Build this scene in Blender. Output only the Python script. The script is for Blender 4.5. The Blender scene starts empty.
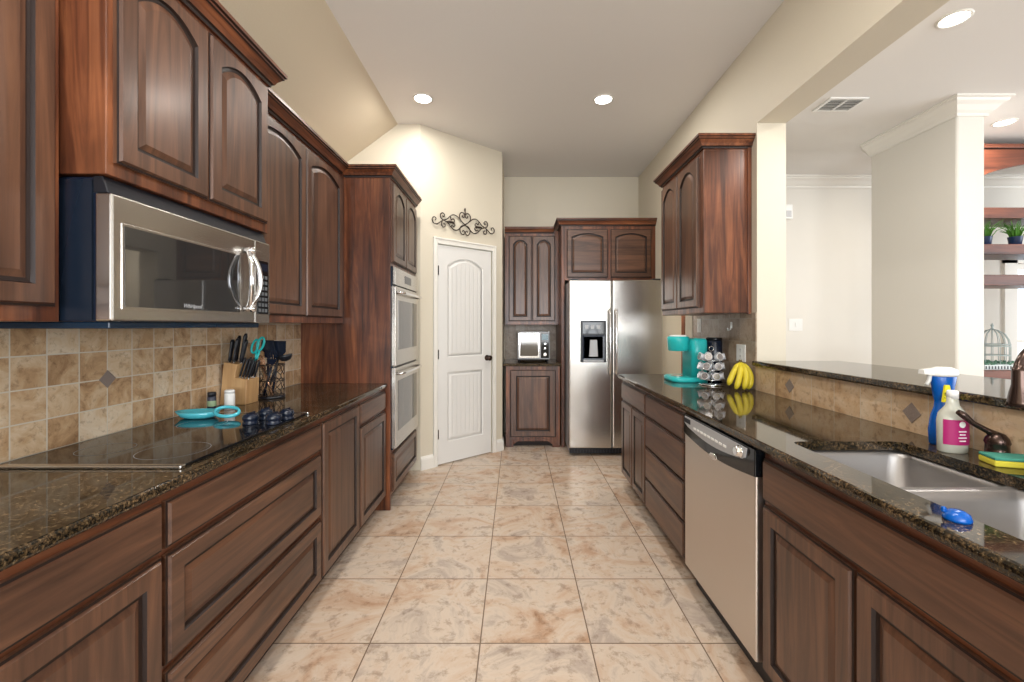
import bpy, math, random
from mathutils import Vector
random.seed(7)
PI = math.pi
S = bpy.context.scene
COL = S.collection

# ------------------------------------------------------------------ camera, world, exposure
CH = 1.335
cam_d = bpy.data.cameras.new('camera')
cam_d.sensor_width = 36.0
cam_d.lens = 434.0 / 1024.0 * 36.0
cam_d.shift_x = -4.0 / 1024.0
cam_d.shift_y = -15.5 / 1024.0
cam_d.clip_start = 0.02
cam = bpy.data.objects.new('camera', cam_d)
COL.objects.link(cam)
cam.location = (0, 0, CH)
cam.rotation_euler = (PI / 2, 0, 0)
S.camera = cam
S.view_settings.view_transform = 'Standard'
S.view_settings.look = 'None'
S.view_settings.gamma = 1.0
S.view_settings.use_curve_mapping = False
S.view_settings.exposure = 0.42

W = bpy.data.worlds.new('world')
S.world = W
W.use_nodes = True
bg = W.node_tree.nodes['Background']
bg.inputs[0].default_value = (0.80, 0.90, 1.0, 1)
bg.inputs[1].default_value = 1.5


def area(name, loc, rot, sx, sy, power, col=(1, 1, 1)):
    d = bpy.data.lights.new(name, 'AREA')
    d.shape = 'RECTANGLE'
    d.size = sx
    d.size_y = sy
    d.energy = power
    d.color = col
    o = bpy.data.objects.new(name, d)
    COL.objects.link(o)
    o.location = loc
    o.rotation_euler = rot
    return o


# daylight through the rear windows, plus an added dining side light
area('daylight_rear', (0.6, -3.5, 1.72), (PI / 2 + 0.30, 0, 0), 3.7, 1.9, 175, (0.95, 0.98, 1.0))
area('dining_fill', (6.35, 0.9, 1.6), (PI / 2 + 0.30, 0, PI / 2), 3.6, 1.9, 75, (0.95, 0.98, 1.0))  # added light for the dining side, set at unseen openings

# ------------------------------------------------------------------ materials
def mat(name, col=(0.5, 0.5, 0.5), rough=0.5, metal=0.0, coat=0.0, emit=None, es=0.0, trans=0.0, ior=1.45, spec=None):
    m = bpy.data.materials.new(name)
    m.use_nodes = True
    b = m.node_tree.nodes['Principled BSDF']
    b.inputs['Base Color'].default_value = (*col, 1)
    b.inputs['Roughness'].default_value = rough
    b.inputs['Metallic'].default_value = metal
    b.inputs['Coat Weight'].default_value = coat
    b.inputs['Coat Roughness'].default_value = 0.1
    b.inputs['Transmission Weight'].default_value = trans
    b.inputs['IOR'].default_value = ior
    if spec is not None:
        b.inputs['Specular IOR Level'].default_value = spec
    if emit:
        b.inputs['Emission Color'].default_value = (*emit, 1)
        b.inputs['Emission Strength'].default_value = es
    return m


def N(m, t, **kw):
    n = m.node_tree.nodes.new(t)
    for k, v in kw.items():
        setattr(n, k, v)
    return n


def L(m, a, b):
    m.node_tree.links.new(a, b)


def bsdf(m):
    return m.node_tree.nodes['Principled BSDF']


def ramp(m, stops, interp='LINEAR'):
    r = N(m, 'ShaderNodeValToRGB')
    r.color_ramp.interpolation = interp
    e = r.color_ramp.elements
    while len(e) < len(stops):
        e.new(0.5)
    for i, (p, c) in enumerate(stops):
        e[i].position = p
        e[i].color = (*c, 1)
    return r


def coords(m, scale=(1, 1, 1), rot=(0, 0, 0), loc=(0, 0, 0)):
    tc = N(m, 'ShaderNodeTexCoord')
    mp = N(m, 'ShaderNodeMapping')
    mp.inputs['Scale'].default_value = scale
    mp.inputs['Rotation'].default_value = rot
    mp.inputs['Location'].default_value = loc
    L(m, tc.outputs['Object'], mp.inputs['Vector'])
    return mp.outputs['Vector']


def noise(m, vec, scale, detail=4, rough=0.55, dist=0.0):
    n = N(m, 'ShaderNodeTexNoise')
    n.inputs['Scale'].default_value = scale
    n.inputs['Detail'].default_value = detail
    n.inputs['Roughness'].default_value = rough
    n.inputs['Distortion'].default_value = dist
    L(m, vec, n.inputs['Vector'])
    return n.outputs['Fac']


def mix(m, fac, a, b, bt='MIX'):
    n = N(m, 'ShaderNodeMix', data_type='RGBA', blend_type=bt)
    for sock, v in ((n.inputs[0], fac), (n.inputs[6], a), (n.inputs[7], b)):
        if isinstance(v, (int, float)):
            sock.default_value = v
        elif isinstance(v, tuple):
            sock.default_value = (*v, 1)
        else:
            L(m, v, sock)
    return n.outputs[2]


def bump(m, h, strength=0.2, dist=0.01):
    b = N(m, 'ShaderNodeBump')
    b.inputs['Strength'].default_value = strength
    b.inputs['Distance'].default_value = dist
    L(m, h, b.inputs['Height'])
    L(m, b.outputs['Normal'], bsdf(m).inputs['Normal'])


def wood(name, axis, dark, mid, light, rough=0.36, coat=0.25, blotch=0.5):
    m = mat(name, mid, rough, coat=coat)
    bsdf(m).inputs['Coat Roughness'].default_value = 0.22
    sc = {'x': (1.1, 16, 16), 'y': (16, 1.1, 16), 'z': (16, 16, 1.1)}[axis]
    v = coords(m, sc)
    n1 = noise(m, v, 1.0, 7, 0.6, 1.2)
    r = ramp(m, [(0.30, dark), (0.5, mid), (0.72, light)])
    L(m, n1, r.inputs[0])
    v2 = coords(m, tuple(0.12 * q if q > 2 else q * 0.8 for q in sc))
    n2 = noise(m, v2, 2.2, 3, 0.5, 0.8)
    r2 = ramp(m, [(0.35, (0.35, 0.33, 0.33)), (0.65, (1, 1, 1))])
    L(m, n2, r2.inputs[0])
    c = mix(m, blotch, r.outputs[0], r2.outputs[0], 'MULTIPLY')
    L(m, c, bsdf(m).inputs['Base Color'])
    bump(m, n1, 0.06, 0.002)
    return m


D_, M_, L_ = (0.030, 0.009, 0.005), (0.150, 0.046, 0.019), (0.34, 0.120, 0.048)
WF = {a: wood('red_wood_' + a, a, D_, M_, L_, blotch=0.7) for a in 'xyz'}
D2, M2, L2 = (0.045, 0.019, 0.010), (0.105, 0.046, 0.025), (0.185, 0.083, 0.043)  # duller than the frame wood: surface sheen mixed into the colour
WD = {a: wood('door_wood_sheen_' + a, a, D2, M2, L2, 0.38, 0.3, 0.35) for a in 'xyz'}
GLAZE = mat('dark_glaze', (0.014, 0.005, 0.003), 0.5, coat=0.0)
SHELFW = wood('shelf_wood', 'x', (0.03, 0.008, 0.004), (0.10, 0.027, 0.012), (0.17, 0.05, 0.022), 0.4, 0.0)


def granite():
    m = mat('granite', (0.02, 0.02, 0.015), 0.045)
    v = coords(m)
    n1 = noise(m, v, 120, 6, 0.75, 0.3)
    r1 = ramp(m, [(0.36, (0.006, 0.007, 0.006)), (0.49, (0.034, 0.025, 0.016)), (0.58, (0.13, 0.080, 0.040)), (0.72, (0.40, 0.30, 0.17))])
    L(m, n1, r1.inputs[0])
    vo = N(m, 'ShaderNodeTexVoronoi')
    vo.inputs['Scale'].default_value = 130
    L(m, v, vo.inputs['Vector'])
    r2 = ramp(m, [(0.0, (0.32, 0.33, 0.28)), (0.10, (0.05, 0.05, 0.04)), (0.2, (0, 0, 0))])
    L(m, vo.outputs['Distance'], r2.inputs[0])
    n3 = noise(m, v, 9, 3, 0.5)
    r3 = ramp(m, [(0.38, (0.40, 0.42, 0.38)), (0.62, (1, 1, 1))])
    L(m, n3, r3.inputs[0])
    c = mix(m, 1.0, r1.outputs[0], r3.outputs[0], 'MULTIPLY')
    c = mix(m, 0.6, c, r2.outputs[0], 'ADD')
    L(m, c, bsdf(m).inputs['Base Color'])
    return m


GRANITE = granite()


def tiles(name, plane, size, origin, cols, grout, rough, mortar, blend_scale, sub=None, shift=4.0):
    """square tiles laid in a straight grid, each with its own tone"""
    m = mat(name, cols[0], rough)
    tc = N(m, 'ShaderNodeTexCoord')
    sp = N(m, 'ShaderNodeSeparateXYZ')
    L(m, tc.outputs['Object'], sp.inputs[0])
    cb = N(m, 'ShaderNodeCombineXYZ')
    for i, ax in enumerate(plane):
        a = N(m, 'ShaderNodeMath', operation='ADD')
        L(m, sp.outputs['XYZ'.index(ax)], a.inputs[0])
        a.inputs[1].default_value = -origin[i] + size * 40
        L(m, a.outputs[0], cb.inputs[i])
    bt = N(m, 'ShaderNodeTexBrick', offset=0.0, squash=1.0)
    bt.inputs['Scale'].default_value = 1.0
    bt.inputs['Brick Width'].default_value = size
    bt.inputs['Row Height'].default_value = size
    bt.inputs['Mortar Size'].default_value = mortar
    bt.inputs['Mortar Smooth'].default_value = 0.15
    bt.inputs['Color1'].default_value = (0, 0, 0, 1)
    bt.inputs['Color2'].default_value = (1, 1, 1, 1)
    bt.inputs['Mortar'].default_value = (0.5, 0.5, 0.5, 1)
    L(m, cb.outputs[0], bt.inputs['Vector'])
    v0 = coords(m)
    vm = N(m, 'ShaderNodeVectorMath', operation='MULTIPLY_ADD')
    L(m, bt.outputs['Color'], vm.inputs[0])
    vm.inputs[1].default_value = (shift, shift * 0.7, shift * 1.3)
    L(m, v0, vm.inputs[2])
    v = vm.outputs[0]
    n1 = noise(m, v, blend_scale, 8, 0.66, 1.1)
    # tone = tile random + mottling
    ad = N(m, 'ShaderNodeMath', operation='MULTIPLY_ADD')
    bw = N(m, 'ShaderNodeRGBToBW')
    L(m, bt.outputs['Color'], bw.inputs[0])
    L(m, bw.outputs[0], ad.inputs[0])
    ad.inputs[1].default_value = sub or 0.45
    m2 = N(m, 'ShaderNodeMath', operation='MULTIPLY_ADD')
    L(m, n1, m2.inputs[0])
    m2.inputs[1].default_value = 1.9
    m2.inputs[2].default_value = -0.68 + (0.25 - (sub or 0.45) / 2)
    L(m, m2.outputs[0], ad.inputs[2])
    st = [(i / (len(cols) - 1), c) for i, c in enumerate(cols)]
    r = ramp(m, st)
    L(m, ad.outputs[0], r.inputs[0])
    n2 = noise(m, v, blend_scale * 5, 5, 0.7, 0.3)
    r2 = ramp(m, [(0.34, (0.42, 0.35, 0.30)), (0.47, (1, 1, 1))])
    L(m, n2, r2.inputs[0])
    c = mix(m, 0.55, r.outputs[0], r2.outputs[0], 'MULTIPLY')
    c = mix(m, bt.outputs['Fac'], c, grout)
    L(m, c, bsdf(m).inputs['Base Color'])
    inv = N(m, 'ShaderNodeMath', operation='SUBTRACT')
    inv.inputs[0].default_value = 1.0
    L(m, bt.outputs['Fac'], inv.inputs[1])
    h = N(m, 'ShaderNodeMath', operation='MULTIPLY_ADD')
    L(m, n2, h.inputs[0])
    h.inputs[1].default_value = 0.25
    L(m, inv.outputs[0], h.inputs[2])
    bump(m, h.outputs[0], 0.5, 0.0015)
    return m


FLOOR = tiles('floor_tile', 'XY', 0.4637, (-0.1505, 1.823), [(0.34, 0.19, 0.11), (0.50, 0.325, 0.215), (0.59, 0.445, 0.335), (0.64, 0.53, 0.43), (0.46, 0.375, 0.315), (0.60, 0.49, 0.40)], (0.20, 0.14, 0.10), 0.26, 0.003, 3.2, 0.16, 10.0)
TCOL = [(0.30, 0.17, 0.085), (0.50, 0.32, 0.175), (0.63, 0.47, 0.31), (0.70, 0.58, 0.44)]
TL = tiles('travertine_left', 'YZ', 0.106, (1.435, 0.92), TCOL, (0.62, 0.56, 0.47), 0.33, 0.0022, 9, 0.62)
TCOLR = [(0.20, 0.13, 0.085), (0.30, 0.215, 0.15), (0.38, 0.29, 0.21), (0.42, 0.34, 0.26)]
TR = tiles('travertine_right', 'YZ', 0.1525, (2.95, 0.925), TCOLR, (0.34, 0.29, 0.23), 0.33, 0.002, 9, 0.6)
TBAR = tiles('travertine_bar', 'YZ', 0.158, (2.39, 0.922), TCOL[:2] + [(0.58, 0.42, 0.27), (0.63, 0.50, 0.36)], (0.55, 0.47, 0.36), 0.33, 0.002, 8, 0.5)
TB = tiles('travertine_rear', 'XZ', 0.106, (0, 0.92), TCOLR, (0.34, 0.29, 0.23), 0.35, 0.002, 9, 0.5)


def paint(name, col, bs=0.12, sc=90, rough=0.6):
    m = mat(name, col, rough)
    v = coords(m)
    n = noise(m, v, sc, 3, 0.6)
    bump(m, n, bs, 0.004)
    return m


WALL = paint('cream_wall_paint', (0.655, 0.60, 0.49))
WALL2 = paint('dining_wall_paint', (0.73, 0.705, 0.65))
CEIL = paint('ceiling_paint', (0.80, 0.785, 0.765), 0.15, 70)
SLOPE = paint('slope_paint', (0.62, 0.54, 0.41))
WHITE = mat('white_trim_paint', (0.80, 0.78, 0.73), 0.35)
DOORW = mat('white_door_paint', (0.76, 0.755, 0.735), 0.38)


def plank():
    m = mat('beaded_white_door', (0.76, 0.755, 0.735), 0.38)
    tc = N(m, 'ShaderNodeTexCoord')
    mp = N(m, 'ShaderNodeMapping')
    mp.inputs['Rotation'].default_value = (0, 0, -math.atan2(0.65, 0.732))
    L(m, tc.outputs['Object'], mp.inputs['Vector'])
    w = N(m, 'ShaderNodeTexWave', wave_type='BANDS', bands_direction='X', wave_profile='SIN')
    w.inputs['Scale'].default_value = 6.2
    L(m, mp.outputs[0], w.inputs['Vector'])
    r = ramp(m, [(0.0, (0, 0, 0)), (0.12, (1, 1, 1))])
    L(m, w.outputs['Fac'], r.inputs[0])
    bump(m, r.outputs[0], 0.6, 0.004)
    return m


PLANK = plank()


def steel(name, axis='z', col=(0.60, 0.575, 0.54), rough=0.24):
    m = mat(name, col, rough, metal=1.0)
    sc = {'x': (1, 220, 220), 'y': (220, 1, 220), 'z': (220, 220, 1)}[axis]
    n = noise(m, coords(m, sc), 1.0, 3, 0.6)
    mr = N(m, 'ShaderNodeMapRange')
    mr.inputs['To Min'].default_value = rough - 0.02
    mr.inputs['To Max'].default_value = rough + 0.05
    L(m, n, mr.inputs[0])
    L(m, mr.outputs[0], bsdf(m).inputs['Roughness'])
    bump(m, noise(m, coords(m, (1, 1, 1)), 2.6, 1, 0.4), 0.35, 0.02)
    return m


STEEL = steel('brushed_steel_upright')
STEELY = steel('brushed_steel_level', 'y')
STEELD = steel('pale_brushed_steel', 'z', (0.66, 0.61, 0.565), 0.34)
SINKS = steel('sink_steel', 'y', (0.40, 0.385, 0.38), 0.42)
CHROME = mat('chrome', (0.75, 0.75, 0.76), 0.12, metal=1)
BLACKG = mat('black_gloss', (0.006, 0.007, 0.009), 0.06)
OVENG = mat('oven_glass', (0.16, 0.155, 0.15), 0.06, metal=0.75)
NAVY = mat('dark_blue_black_plastic', (0.008, 0.013, 0.028), 0.2)
BLUEST = mat('dark_blue_panel', (0.006, 0.020, 0.042), 0.25)
SLATEB = mat('slate_blue_side', (0.008, 0.014, 0.026), 0.25)
BLACKP = mat('black_plastic', (0.012, 0.013, 0.018), 0.35)
BRONZE = mat('oil_rubbed_bronze', (0.075, 0.05, 0.042), 0.22, metal=0.85)
IRON = mat('wrought_iron', (0.05, 0.035, 0.028), 0.5, metal=0.4)
TEAL = mat('turquoise_plastic', (0.02, 0.46, 0.46), 0.28)
TEALL = mat('turquoise_ceramic', (0.08, 0.50, 0.60), 0.15, coat=0.4)
SILVP = mat('silver_grey_plastic', (0.42, 0.43, 0.45), 0.3)
WHITEP = mat('white_plastic', (0.82, 0.82, 0.80), 0.3)
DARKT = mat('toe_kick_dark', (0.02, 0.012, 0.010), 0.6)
YEL = mat('banana_peel', (0.62, 0.50, 0.03), 0.45)
BROWNT = mat('banana_tip', (0.10, 0.07, 0.02), 0.6)
BLOCKW = wood('light_block_wood', 'z', (0.42, 0.23, 0.10), (0.55, 0.33, 0.15), (0.66, 0.43, 0.22), 0.4, 0.1, 0.2)
SPOONW = mat('wooden_spoon', (0.40, 0.24, 0.12), 0.5)
BLUEB = mat('blue_bottle_plastic', (0.0, 0.09, 0.42), 0.25)
CLEARB = mat('cloudy_plastic', (0.72, 0.72, 0.62), 0.15, trans=0.35)
MAGENTA = mat('magenta_paper', (0.36, 0.006, 0.12), 0.5)
YELP = mat('yellow_paper', (0.85, 0.75, 0.02), 0.5)
SPONGE = mat('yellow_sponge', (0.62, 0.54, 0.05), 0.9)
SCOUR = mat('green_scourer', (0.05, 0.25, 0.19), 0.95)
LEAF = mat('grass_green', (0.09, 0.27, 0.03), 0.6)
POT = mat('navy_pot', (0.012, 0.03, 0.08), 0.3)
CAGE = mat('grey_green_wire', (0.35, 0.42, 0.42), 0.5)
FOIL = mat('foil_lid', (0.62, 0.62, 0.64), 0.25, metal=0.8)
PODW = mat('pod_white', (0.55, 0.56, 0.60), 0.35)
ORANGE = mat('orange_print', (0.75, 0.14, 0.04), 0.4)
BURN = mat('printed_ring', (0.22, 0.22, 0.23), 0.3)
ACCENT = paint('grey_stone_accent', (0.24, 0.19, 0.165), 0.4, 150, 0.4)
LAMP = mat('lit_lens', (1, 1, 1), 0.4, emit=(1.0, 0.97, 0.92), es=14)
GLASS = mat('window_glass', (1, 1, 1), 0.0, trans=1.0, ior=1.05)


# ------------------------------------------------------------------ mesh helpers
class F3:
    """a wall frame: origin, u runs to the right as seen from the front, v up, n outward"""
    def __init__(s, ox, oy, ux, uy):
        k = math.hypot(ux, uy)
        s.o = (ox, oy)
        s.u = (ux / k, uy / k)
        s.n = (uy / k, -ux / k)

    def p(s, u, v, n):
        return (s.o[0] + s.u[0] * u + s.n[0] * n, s.o[1] + s.u[1] * u + s.n[1] * n, v)


class MB:
    def __init__(s):
        s.v, s.f, s.m, s.s = [], [], [], []

    def face(s, idx, m=0, sm=False):
        s.f.append(tuple(idx)); s.m.append(m); s.s.append(sm)

    def add(s, pts):
        k = len(s.v)
        s.v.extend([tuple(p) for p in pts])
        return list(range(k, k + len(pts)))

    def hexa(s, P, m=0):
        a = s.add(P)
        for q in ((0, 3, 2, 1), (4, 5, 6, 7), (0, 1, 5, 4), (1, 2, 6, 5), (2, 3, 7, 6), (3, 0, 4, 7)):
            s.face([a[i] for i in q], m)
        return s

    def box(s, x0, x1, y0, y1, z0, z1, m=0):
        return s.hexa([(x0, y0, z0), (x1, y0, z0), (x1, y1, z0), (x0, y1, z0), (x0, y0, z1), (x1, y0, z1), (x1, y1, z1), (x0, y1, z1)], m)

    def fbox(s, F, u0, u1, v0, v1, n0, n1, m=0):
        return s.hexa([F.p(u0, v0, n1), F.p(u1, v0, n1), F.p(u1, v0, n0), F.p(u0, v0, n0), F.p(u0, v1, n1), F.p(u1, v1, n1), F.p(u1, v1, n0), F.p(u0, v1, n0)], m)

    def prism(s, F, poly, n0, n1, m=0):
        a = s.add([F.p(u, v, n0) for u, v in poly])
        b = s.add([F.p(u, v, n1) for u, v in poly])
        k = len(poly)
        s.face(b, m); s.face(a[::-1], m)
        for i in range(k):
            j = (i + 1) % k
            s.face((a[i], a[j], b[j], b[i]), m)
        return s

    def loops(s, rings, m=0, sm=False, cap0=False, cap1=False, ms=None):
        ids = [s.add(r) for r in rings]
        k = len(ids[0])
        for q in range(len(ids) - 1):
            mm = ms[q] if ms else m
            for i in range(k):
                j = (i + 1) % k
                s.face((ids[q][i], ids[q][j], ids[q + 1][j], ids[q + 1][i]), mm, sm)
        if cap0: s.face(ids[0][::-1], ms[0] if ms else m)
        if cap1: s.face(ids[-1], ms[-1] if ms else m)
        return s

    def tube(s, pts, r, seg=8, m=0, closed=False, sy=1.0):
        P = [Vector(p) for p in pts]
        n = len(P)
        rr = r if isinstance(r, (list, tuple)) else [r] * n
        rings = []
        prev = None
        for i in range(n):
            if closed:
                t = (P[(i + 1) % n] - P[i - 1]).normalized()
            else:
                t = (P[min(i + 1, n - 1)] - P[max(i - 1, 0)]).normalized()
            if prev is None:
                a = Vector((0, 0, 1)) if abs(t.z) < 0.9 else Vector((1, 0, 0))
                nn = (a - t * a.dot(t)).normalized()
            else:
                nn = (prev - t * prev.dot(t)).normalized()
            prev = nn
            b = t.cross(nn)
            rings.append([P[i] + (nn * math.cos(2 * PI * k / seg) * sy + b * math.sin(2 * PI * k / seg)) * rr[i] for k in range(seg)])
        if closed:
            rings.append(rings[0])
            return s.loops(rings, m, True)
        return s.loops(rings, m, True, True, True)

    def lathe(s, prof, c=(0, 0, 0), seg=24, m=0, axis=(0, 0, 1), ex=1.0, ey=1.0, cap=True, sm=True, ms=None):
        A = Vector(axis).normalized()
        h = Vector((1, 0, 0)) if abs(A.x) < 0.9 else Vector((0, 0, 1))
        U = (h - A * h.dot(A)).normalized()
        V = A.cross(U)
        C = Vector(c)
        rings = [[C + A * z + U * (math.cos(2 * PI * k / seg) * r * ex) + V * (math.sin(2 * PI * k / seg) * r * ey) for k in range(seg)] for r, z in prof]
        return s.loops(rings, m, sm, cap, cap, ms)

    def ball(s, c, r, seg=16, m=0, sz=1.0):
        k = 8
        return s.lathe([(max(r * math.sin(PI * i / k), 1e-4), -r * sz * math.cos(PI * i / k)) for i in range(k + 1)], c, seg, m)

    def sweep(s, prof, path, m=0, closed=False, caps=True, pm=None):
        """prof: (out, z) loop; path: XY polyline, outward is to its right"""
        n = len(path)
        rings = []
        for i in range(n):
            d = []
            if i > 0 or closed:
                a, b = path[i - 1], path[i]
                k = math.hypot(b[0] - a[0], b[1] - a[1]); d.append(((b[0] - a[0]) / k, (b[1] - a[1]) / k))
            if i < n - 1 or closed:
                a, b = path[i], path[(i + 1) % n]
                k = math.hypot(b[0] - a[0], b[1] - a[1]); d.append(((b[0] - a[0]) / k, (b[1] - a[1]) / k))
            ns = [(q[1], -q[0]) for q in d]
            if len(ns) == 2:
                mx, my = ns[0][0] + ns[1][0], ns[0][1] + ns[1][1]
                q = 2.0 / (mx * mx + my * my)
                nx, ny = mx * q, my * q
            else:
                nx, ny = ns[0]
            rings.append([(path[i][0] + nx * o, path[i][1] + ny * o, z) for o, z in prof])
        if closed:
            rings.append(rings[0])
        f0 = len(s.f)
        s.loops(rings, m, False, caps and not closed, caps and not closed)
        if pm:
            kk = len(prof)
            for q in range(f0, f0 + kk * (len(rings) - 1)):
                s.m[q] = pm[(q - f0) % kk]
        return s


ORG = {}


def org(o):
    return ORG.get(o.name, (0, 0, 0))


def props(o, label=None, cat=None, group=None, kind=None):
    if label: o['label'] = label
    if cat: o['category'] = cat
    if group: o['group'] = group
    if kind: o['kind'] = kind
    return o


def obj(name, mb, mats, parent=None, bevel=0, at=None, label=None, cat=None, group=None, kind=None, seg=2):
    if not isinstance(mats, (list, tuple)): mats = [mats]
    if parent is not None: at = org(parent)
    if at is None:
        xs = [p[0] for p in mb.v]; ys = [p[1] for p in mb.v]; zs = [p[2] for p in mb.v]
        at = ((min(xs) + max(xs)) / 2, (min(ys) + max(ys)) / 2, min(zs))
    me = bpy.data.meshes.new(name)
    me.from_pydata([(p[0] - at[0], p[1] - at[1], p[2] - at[2]) for p in mb.v], [], mb.f)
    for q in mats: me.materials.append(q)
    me.polygons.foreach_set('material_index', mb.m)
    me.polygons.foreach_set('use_smooth', mb.s)
    me.update()
    o = bpy.data.objects.new(name, me)
    COL.objects.link(o)
    if parent is not None:
        o.parent = parent
    else:
        o.location = at
    ORG[o.name] = at
    if bevel:
        b = o.modifiers.new('bevel', 'BEVEL')
        b.width = bevel; b.segments = seg; b.limit_method = 'ANGLE'; b.angle_limit = 0.7
        b.harden_normals = False
    return props(o, label, cat, group, kind)


def thing(name, label, cat, loc, group=None):
    o = bpy.data.objects.new(name, None)
    o.empty_display_size = 0.1
    COL.objects.link(o)
    o.location = loc
    ORG[o.name] = tuple(loc)
    return props(o, label, cat, group)


def dup(root, delta, label, group=None):
    """copy a thing and its parts, moved by delta"""
    def cp(o, par):
        c = o.copy(); COL.objects.link(c)
        c.parent = par
        for ch in list(o.children): cp(ch, c)
        return c
    r = cp(root, None)
    r.location = [a + b for a, b in zip(root.location, delta)]
    r['label'] = label
    if group: r['group'] = group
    return r


def text(name, body, F, u, v, n, size, m, parent, extr=0.0008, shear=0.0, align='CENTER'):
    cu = bpy.data.curves.new(name, 'FONT')
    cu.body = body; cu.size = size; cu.extrude = extr; cu.align_x = align; cu.shear = shear
    t = bpy.data.objects.new('tmp_text', cu)
    COL.objects.link(t)
    me = bpy.data.meshes.new_from_object(t)
    bpy.data.objects.remove(t)
    at = org(parent)
    for q in me.vertices:
        p = F.p(u + q.co.x, v + q.co.y, n + q.co.z)
        q.co = (p[0] - at[0], p[1] - at[1], p[2] - at[2])
    me.materials.clear(); me.materials.append(m)
    o = bpy.data.objects.new(name, me)
    COL.objects.link(o)
    o.parent = parent
    ORG[o.name] = at
    return o


# ------------------------------------------------------------------ panelled door / drawer fronts
NT = 27


def ring(F, u0, u1, v0, v1, n, rise=0.0):
    pts = [F.p(u0, v0, n), F.p(u1, v0, n)]
    for i in range(NT):
        sgn = 1 - 2 * i / (NT - 1)
        q = abs(sgn)
        f = 0.0
        if rise:
            f = (1 - q * q) if q < 0.93 else 0.0
            f = 0.08 + 0.92 * (1 - (q / 0.96) ** 2) if q < 0.95 else 0.0
        pts.append(F.p(u0 + (u1 - u0) * (sgn + 1) / 2, v1 - rise + rise * f, n))
    return pts


def front_mesh(F, u0, u1, v0, v1, n0, t=0.02, stile=0.055, rise=0.0, panel=True, top=None):
    """mesh of a cabinet front: stepped outer edge, stiles and rails, glazed groove, raised panel"""
    mb = MB()
    r = [ring(F, u0, u1, v0, v1, n0), ring(F, u0, u1, v0, v1, n0 + t * 0.55),
         ring(F, u0 + 0.006, u1 - 0.006, v0 + 0.006, v1 - 0.006, n0 + t * 0.62),
         ring(F, u0 + 0.010, u1 - 0.010, v0 + 0.010, v1 - 0.010, n0 + t)]
    ms = [0, 1, 0]
    if panel:
        s = stile
        tp = (top if top else s) - s
        def R(d, n): return ring(F, u0 + d, u1 - d, v0 + d, v1 - d - tp, n, rise)
        r += [R(s, n0 + t), R(s + 0.004, n0 + t - 0.009), R(s + 0.010, n0 + t - 0.010),
              R(s + 0.014, n0 + t - 0.010), R(s + 0.032, n0 + t - 0.003)]
        ms += [0, 1, 1, 1, 0, 0]
    mb.loops(r, ms=ms + [0], cap0=False, cap1=True)
    return mb


def front(name, parent, F, u0, u1, v0, v1, n0, axis, **kw):
    return obj(name, front_mesh(F, u0, u1, v0, v1, n0, **kw), [WD[axis], GLAZE], parent)


CROWN = [(0, 0), (0.010, 0), (0.012, 0.010), (0.020, 0.014), (0.028, 0.030), (0.044, 0.048), (0.050, 0.052), (0.050, 0.060), (0.058, 0.063), (0.058, 0.078), (0, 0.078)]


def crown(parent, path, z, m, name='crown_molding', k=1.0):
    mb = MB()
    mb.sweep([(o * k, z + h * k) for o, h in CROWN], path, pm=[0, 1, 1, 0, 0, 1, 0, 1, 0, 0, 0])
    return obj(name, mb, [m, GLAZE], parent)


# ================================================================== ROOM
XL, XR, YB, ZC = -1.56, 1.53, 5.42, 3.19
XR2 = 1.714          # far face of the right wall
YJ = 2.755           # jamb of the pass-through
YR = -3.6
AX, AY, BX, BY = -0.88, 4.0, -0.148, 4.65


def struct(name, mb, m, bevel=0, at=(0, 0, 0)):
    return obj(name, mb, m, None, bevel, at=at, kind='structure')


struct('floor', MB().box(-1.8, 6.6, YR - 0.2, 5.7, -0.12, 0), FLOOR)
struct('wall_left', MB().box(XL - 0.15, XL, YR, 4.1, 0, 2.95), WALL)
struct('wall_end', MB().box(XL, AX + 0.0, 4.0, 4.1, 0, 3.2), WALL)
FD = F3(AX, AY, BX - AX, BY - AY)
LD = math.hypot(BX - AX, BY - AY)
k = LD
DU0, DU1, DZ = 0.19 * k, 0.844 * k, 2.105
w = MB()
w.fbox(FD, -0.001, DU0 - 0.012, 0, 3.2, -0.1, 0)
w.fbox(FD, DU1 + 0.012, LD, 0, 3.2, -0.1, 0)
w.fbox(FD, DU0 - 0.012, DU1 + 0.012, DZ + 0.012, 3.2, -0.1, 0)
struct('wall_diagonal', w, WALL)
struct('wall_pantry_side', MB().box(BX - 0.1, BX, BY, YB, 0, 3.2), WALL)
struct('wall_pantry_inside', MB().box(-1.6, -0.25, 5.2, 5.25, 0, 3.2), WALL)
struct('wall_back', MB().box(-0.3, XR2, YB, YB + 0.15, 0, 3.2), WALL)
# right wall: full-height piece with the hall doorway, header over the pass-through, half wall
w = MB()
yy = YR + 2.3
FRW = F3(0, 0, 0, 1)
w.prism(FRW, [(YR, 2.62), (YJ, 2.62), (YJ, 1.08), (yy, 1.08), (yy, 0), (3.87, 0), (3.87, 2.10), (4.50, 2.10), (4.50, 0), (YB, 0), (YB, 3.2), (YR, 3.2)], XR, XR2)
struct('wall_right', w, WALL)
struct('ceiling', MB().box(-1.09, XR, YR, YB, ZC, ZC + 0.1), CEIL)
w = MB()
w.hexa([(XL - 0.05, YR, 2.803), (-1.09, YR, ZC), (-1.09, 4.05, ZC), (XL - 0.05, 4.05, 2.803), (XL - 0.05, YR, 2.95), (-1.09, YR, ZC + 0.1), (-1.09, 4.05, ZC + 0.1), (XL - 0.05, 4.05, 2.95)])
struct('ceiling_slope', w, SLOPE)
struct('ceiling_dining', MB().box(XR2, 6.6, YR, 4.3, 2.75, 2.85), CEIL)
struct('ceiling_pantry', MB().box(-1.7, -1.09, 4.05, 5.5, ZC, ZC + 0.1), CEIL)

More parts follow.
